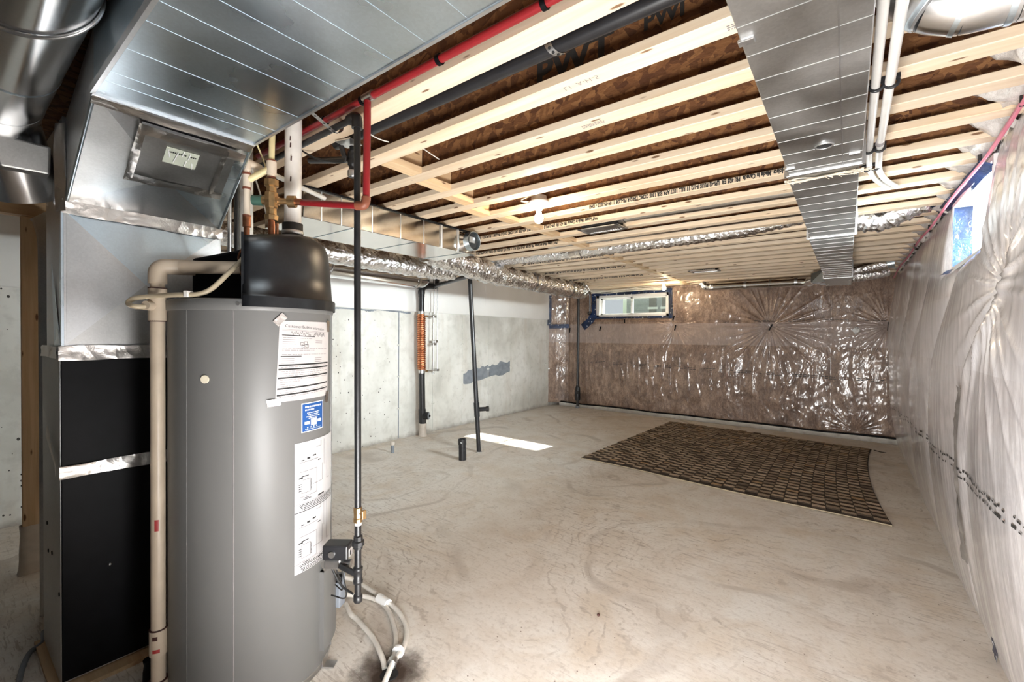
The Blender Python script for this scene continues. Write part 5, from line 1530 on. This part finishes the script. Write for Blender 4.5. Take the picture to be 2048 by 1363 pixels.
# corner pipe by the window
t = thing('drain_stack', 'slim black pipe standing in the far corner against the brown poly', 'pipe', (-4.47, 8.12, 0))
kx, ky = -4.455, 8.13
part('riser', MB().cyl((kx, ky, .0), (kx, ky, 2.60), .028, 20), M_abs, t)
part('clean_out', MB().tube([(kx, ky, .16), (kx, ky, .20), (kx, ky, .42), (kx, ky, .47)], [.05, .058, .052, .034], 18), M_abs, t)
part('clean_out_plug', MB().cyl((kx+.01, ky-.04, .33), (kx+.018, ky-.085, .33), .035, 16), M_abs, t)
part('foot', MB().cyl((kx, ky, 0), (kx, ky, .05), .042, 18), M_greypaint, t)
t = thing('conduit', 'short grey conduit curving from the joists down beside the far window', 'conduit', (-4.2, 8.2, 2.2))
part('tube', MB().tube(spline([(-4.55, 8.16, 2.42), (-4.36, 8.18, 2.415), (-4.24, 8.19, 2.36), (-4.23, 8.20, 2.20), (-4.235, 8.21, 1.98)], 8), .016, 12), M_greypaint, t)
part('fitting', MB().sphere((-4.24, 8.20, 1.97), .04, 12, 8), M_abs, t)
# loose white cables bunched above the window
t = thing('cable', 'bunch of loose white cables sagging under the joists above the far window', 'cable', (-3.4, 8.1, 2.38))
for k in range(9):
    y = 8.10+.012*k-.04
    pts = [(-4.15+1.5*s, y+.02*math.sin(s*7+k), 2.405-.012*math.sin(s*PI*2+k)-.010*(k % 4)+.01*math.sin(s*11+k*2)) for s in np.linspace(0, 1, 20)]
    part('strand', MB().tube(pts, .0085, 7), M_wire, t)

# white water tubes beside the long duct
for k, (lab, x, r) in enumerate((('white plastic tube closest to the long grey duct on the right', .062, .0125), ('outer of two white plastic tubes beside the long grey duct', .098, .0135))):
    t = thing('white_pipe', lab, 'pipe', (x, 2.0, 2.31), 'white tubes beside the long duct')
    z = 2.318; e = x+.005
    pts = bend([(x-.006, .75, z), (x, 2.2, z), (e, 2.62, z+.03), (e+.015, 3.05, 2.392), (e+.05, 3.30, 2.408), (e+.12, 3.52, 2.41)], .12, 6)
    part('tube', MB().tube(pts, r, 18), M_pexw, t)
    if k: part('coupling', MB().cyl((x+.0005, 2.43, z+.016), (x+.0005, 2.47, z+.018), r+.002, 16), M_ink2, t)
for (y, z, lab) in ((1.28, 2.318, 'nearest'), (1.86, 2.318, 'second nearest'), (2.52, 2.335, 'third nearest'), (2.93, 2.378, 'farthest')):
    m = MB()
    for x in (.064, .101):
        m.tube([(x+.017*math.cos(a), y, z+.017*math.sin(a)) for a in np.linspace(-3.4, .3, 14)], .0055, 6)
    m.box((.045, y-.012, z+.008), (.122, y+.012, z+.020))
    solo('pipe_clamp', m, M_abs, f'{lab} black clamp holding the two white tubes under a joist', 'clamp', 'black clamps on the white tubes')

# black pipe in the first joist bay with hanger strap
t = thing('black_pipe', 'thick black drain pipe lying in the joist bay behind the nearest bare joist', 'pipe', (-.9, 1.30, 2.48))
part('pipe', MB().cyl((-2.1, 1.262, 2.475), (.55, 1.300, 2.485), .030, 24), M_abs, t)
m = MB(); V = []
for a in np.linspace(-2.9, -.2, 12):
    for dx in (-.013, .013): V.append((-.79+dx+.02*math.cos(a), 1.281+.034*math.cos(a), 2.481+.034*math.sin(a)))
m.add(V, [(2*i, 2*i+1, 2*i+3, 2*i+2) for i in range(11)], True)
hs = part('hanger_strap', m, M_steel, t)
for k in range(4):
    a = -2.5+k*.5; c = Vector((-.79+.02*math.cos(a), 1.281+.0345*math.cos(a), 2.481+.0345*math.sin(a))); d = Vector((0, math.cos(a), math.sin(a)))
    part('strap_hole', MB().cyl(c, c+d*.0012, .005, 10), M_dark, hs)
# perforated strap at the gas pipe
t = thing('hanger_strap', 'perforated steel strap slung from the trunk duct under the red and black pipes', 'strap', (-1.72, .95, 2.38))
pts = spline([(-1.66, .755, 2.40), (-1.72, .90, 2.395), (-1.76, 1.02, 2.375), (-1.765, 1.055, 2.366), (-1.77, 1.085, 2.385), (-1.77, 1.09, 2.43)], 8)
P = np.array([[tuple(p+Vector((s*.009, s*.004, 0))) for s in (-1, 1)] for p in pts])
st = part('strap', MB().grid(P), M_steel, t, fix=False)
for i in range(2, len(pts)-2, 3): part('strap_hole', MB().cyl(pts[i]+Vector((0, 0, -.0006)), pts[i]+Vector((0, 0, -.0016)), .0045, 10), M_dark, st)
# backflow valve hanging on a short black pipe under the joists
t = thing('valve', 'small iron valve on a short black pipe hanging behind the gas riser', 'valve', (-1.90, 1.20, 2.32))
vx2, vy2 = -1.915, 1.235
part('feed_pipe', MB().cyl((vx2-.01, vy2, 2.345), (-2.31, 1.235, 2.43), .016, 16), M_abs, t)
part('valve_body', MB().lathe((vx2, vy2), [(0, 2.405), (.014, 2.405), (.014, 2.385), (.021, 2.38), (.023, 2.352), (.018, 2.345), (.022, 2.335), (.022, 2.315), (.016, 2.31), (.016, 2.292), (.0215, 2.288), (.0215, 2.262), (.012, 2.256), (0, 2.256)], 14), M_iron, t)
part('hose_thread', MB().lathe((vx2, vy2), [(.0222, 2.288), (.0222, 2.264), (.018, 2.256)], 18), M_steel, t)
part('mount_plate', MB().obox((vx2+.0, vy2-.02, 2.415), (.045, .012, 0), (-.01, .04, 0), (0, 0, .003)), M_steel, t)
part('handle', MB().cyl((vx2-.02, vy2-.03, 2.35), (vx2-.03, vy2-.04, 2.40), .012, 12), M_rubber, t)
t = thing('cable', 'short black cable drooping under the joist beside the hanging iron valve', 'cable', (-2.1, 1.2, 2.38))
part('jacket', MB().tube(spline([(-2.20, 1.12, 2.425), (-2.12, 1.16, 2.375), (-2.02, 1.20, 2.345), (-1.95, 1.215, 2.335), (-1.93, 1.205, 2.36)], 8), .0045, 8), M_wired, t)
t = thing('cable', 'thin white wire hanging by the plenum beside the hot water line', 'cable', (-2.3, .95, 2.2))
part('jacket', MB().tube(spline([(-2.06, .76, 2.40), (-2.10, .82, 2.33), (-2.16, .90, 2.20), (-2.24, 1.0, 2.0), (-2.27, 1.04, 1.8), (-2.28, 1.06, 1.6)], 8), .0035, 8), M_wire, t)
part('jacket', MB().tube(spline([(-1.98, .76, 2.40), (-2.02, .84, 2.32), (-2.10, .93, 2.22)], 8), .0035, 8), M_yel, t)
t = thing('cable', 'loose white wire end poking out of the joist bay right of the gas riser', 'cable', (-1.4, 1.3, 2.45))
part('jacket', MB().tube(spline([(-1.778, 1.225, 2.432), (-1.775, 1.26, 2.424), (-1.783, 1.31, 2.428), (-1.781, 1.345, 2.432)], 6), .003, 7), M_wire, t)
part('nail', MB().cyl((-1.74, 1.52, 2.452), (-1.77, 1.665, 2.448), .003, 8), M_wire, t)
t = thing('cable', 'grey cable lying on the slab left of the furnace base', 'cable', (-2.9, .25, 0))
part('jacket', MB().tube(spline([(-3.16, .33, .012), (-3.052, .314, .012), (-3.002, .269, .012), (-2.893, .237, .012), (-2.788, .218, .012), (-2.6, .19, .012)], 8), .0105, 10), M_greypaint, t)

# pink cables pinned along the top of the right wall
for k, lab in enumerate(('upper of the two pink cables pinned along the top of the right wall', 'lower of the two pink cables pinned along the top of the right wall')):
    t = thing('pink_cable', lab, 'cable', (.5, 3.6, 2.36), 'pink cables along the right wall')
    pts = [(.503+.004*math.sin(y*2.3+k)-.012*k, y, 2.372-.020*k+.010*math.sin(y*3.7+k*.5)+.012*math.sin(y*1.3)) for y in np.linspace(1.7, 8.05, 90)]
    part('jacket', MB().tube(pts, .0075, 8), M_pink, t)
    if not k:
        for y in (2.40, 3.05, 3.75, 4.7, 5.6): part('staple', MB().box((.486, y-.004, 2.345), (.500, y+.004, 2.385)), M_wired, t)

# debris
solo('pebble', MB().sphere((-1.044, 2.158, .006), .009, 8, 6, .8), M_dbrown, 'tiny dark crumb lying alone on the bare concrete floor', 'debris')

# ---------------------------------------------------------------- stamped lettering on the joists
def on_web(x0, z0, i):
    y = joist_far(i)-.0445-.0068
    return lambda x, yy, d: (x0+x, y-d, z0+yy)
def on_web_flip(x0, z0, y):
    return lambda x, yy, d: (x0-x, y-d, z0-yy)
def letter(mb, j, mat):
    me = mesh_of('stamped_lettering', mb, mat, tuple(WL[JOISTS[j].name]))
    o = bpy.data.objects.new('stamped_lettering', me); COL.objects.link(o); o.parent = JOISTS[j]; WL[o.name] = WL[JOISTS[j].name]
letter(text_mb('PWT', .15, on_web(-.985, 2.466, 1), bold=.005), 1, M_ink)
letter(text_mb('PWI', .075, on_web(-.555, 2.515, 1), bold=.003), 1, M_ink)
LT = 'PWT I-Joists  Made in Canada  PRI 425 ER  LPI-42 PLUS 9-1/2 11 RILL 1077 APA ESR 1305 CCMC 12412-R PR-L238 11 09-09-2022 - 10:43'
for (j, x0, txt) in ((6, -.235, LT), (7, -1.60, LT), (9, -2.35, LT), (12, -2.15, LT), (15, -2.4, LT), (18, -2.5, LT), (5, -2.9, 'PRI 425 ER  LPI-42 PLUS 9-1/2')):
    y = joist_far(j)-.089-.0008
    w = 1.31 if txt is LT else .45
    mb = text_mb(txt, .037, lambda x, yy, d, y=y, x0=x0: (x0-x*.61, y-d, ZB+.0325-yy), bold=.0018)
    letter(mb, j, M_ink)
for (j, x0, w) in ((2, -.95, .1), (1, -.30, .09)):
    # small grade stamps on the underside of two joists
    mb = MB()
    yb = joist_far(j)-.055
    for k in range(3):
        x = x0
        while x < x0+w:
            q = rr_.uniform(.004, .012); mb.add([(x, yb+k*.010, ZB-.0006), (x+q, yb+k*.010, ZB-.0006), (x+q, yb+k*.010+.006, ZB-.0006), (x, yb+k*.010+.006, ZB-.0006)], [(0, 1, 2, 3)]); x += q+.003
    letter(mb, j, M_ink2)
letter(text_mb('L1  A-H-5', .035, lambda x, yy, d: (-.86+x, joist_far(1)-.060+yy, ZB-d)), 1, M_ink2)

# ---------------------------------------------------------------- outside the far window
mb = MB()
nxg = 30; P = np.array([[(-14+24*i/nxg, 8.7+16*j/nxg, 1.72+.05*j/nxg) for j in range(nxg+1)] for i in range(nxg+1)])
tag(struct('ground', MB().grid(P), M_lawn, fix=False), None)
t = thing('house', 'grey sided neighbour house seen through the far basement window', 'house', (-4.2, 14.2, 1.7))
part('wall', MB().box((-5.75, 13.6, 1.70), (1.5, 15.5, 3.3)), M_siding, t)
for z in np.arange(1.85, 3.25, .16): part('siding_board', MB().box((-5.76, 13.585, z), (1.5, 13.6, z+.145)), M_siding, t)
part('roof', MB().prism([(-6.0, 13.3, 3.25), (1.8, 13.3, 3.25), (1.8, 13.3, 3.35), (-6.0, 13.3, 3.35)], (0, 2.4, .5)), M_greypaint, t)
for (x0, x1) in ((-4.95, -4.72), (-4.55, -4.38)):
    w_ = part('window', MB().box((x0, 13.57, 2.05), (x1, 13.60, 2.75)), M_ink2, t)
    part('trim', MB().box((x0-.04, 13.56, 2.35), (x1+.04, 13.575, 2.42)), M_white, w_)
part('corner_board', MB().box((-4.36, 13.55, 1.7), (-4.18, 13.60, 3.2)), M_stucco, t)
part('corner_board', MB().box((-5.80, 13.55, 1.7), (-5.68, 13.60, 3.25)), M_white, t)
for k, (x, y, s, lab) in enumerate(((-7.6, 13.2, .75, 'leafy shrub outside the far window, left of the grey house'), (-6.5, 12.4, .55, 'smaller pale leafy shrub outside the far window beside the grey house'))):
    t = thing('shrub', lab, 'shrub', (x, y, 1.72), 'shrubs outside the far window')
    m = MB(); r3 = random.Random(20+k)
    for q in range(420):
        a = r3.uniform(0, 2*PI); h = r3.random(); rr2 = s*math.sqrt(r3.random())*(1-.5*h)
        c = Vector((x+rr2*math.cos(a), y+rr2*math.sin(a), 1.75+h*s*1.6)); d = Vector((r3.uniform(-1, 1), r3.uniform(-1, 1), r3.uniform(-.5, .8))).normalized()*.08; e = d.cross(Vector((.3, .5, .8))).normalized()*.04
        m.add([c-d, c+e, c+d, c-e], [(0, 1, 2, 3)])
    part('foliage', m, M_leaf, t, stuff=True, fix=False)
    part('stem', MB().cyl((x, y, 1.70), (x, y, 2.3), .04, 8), M_dbrown, t)
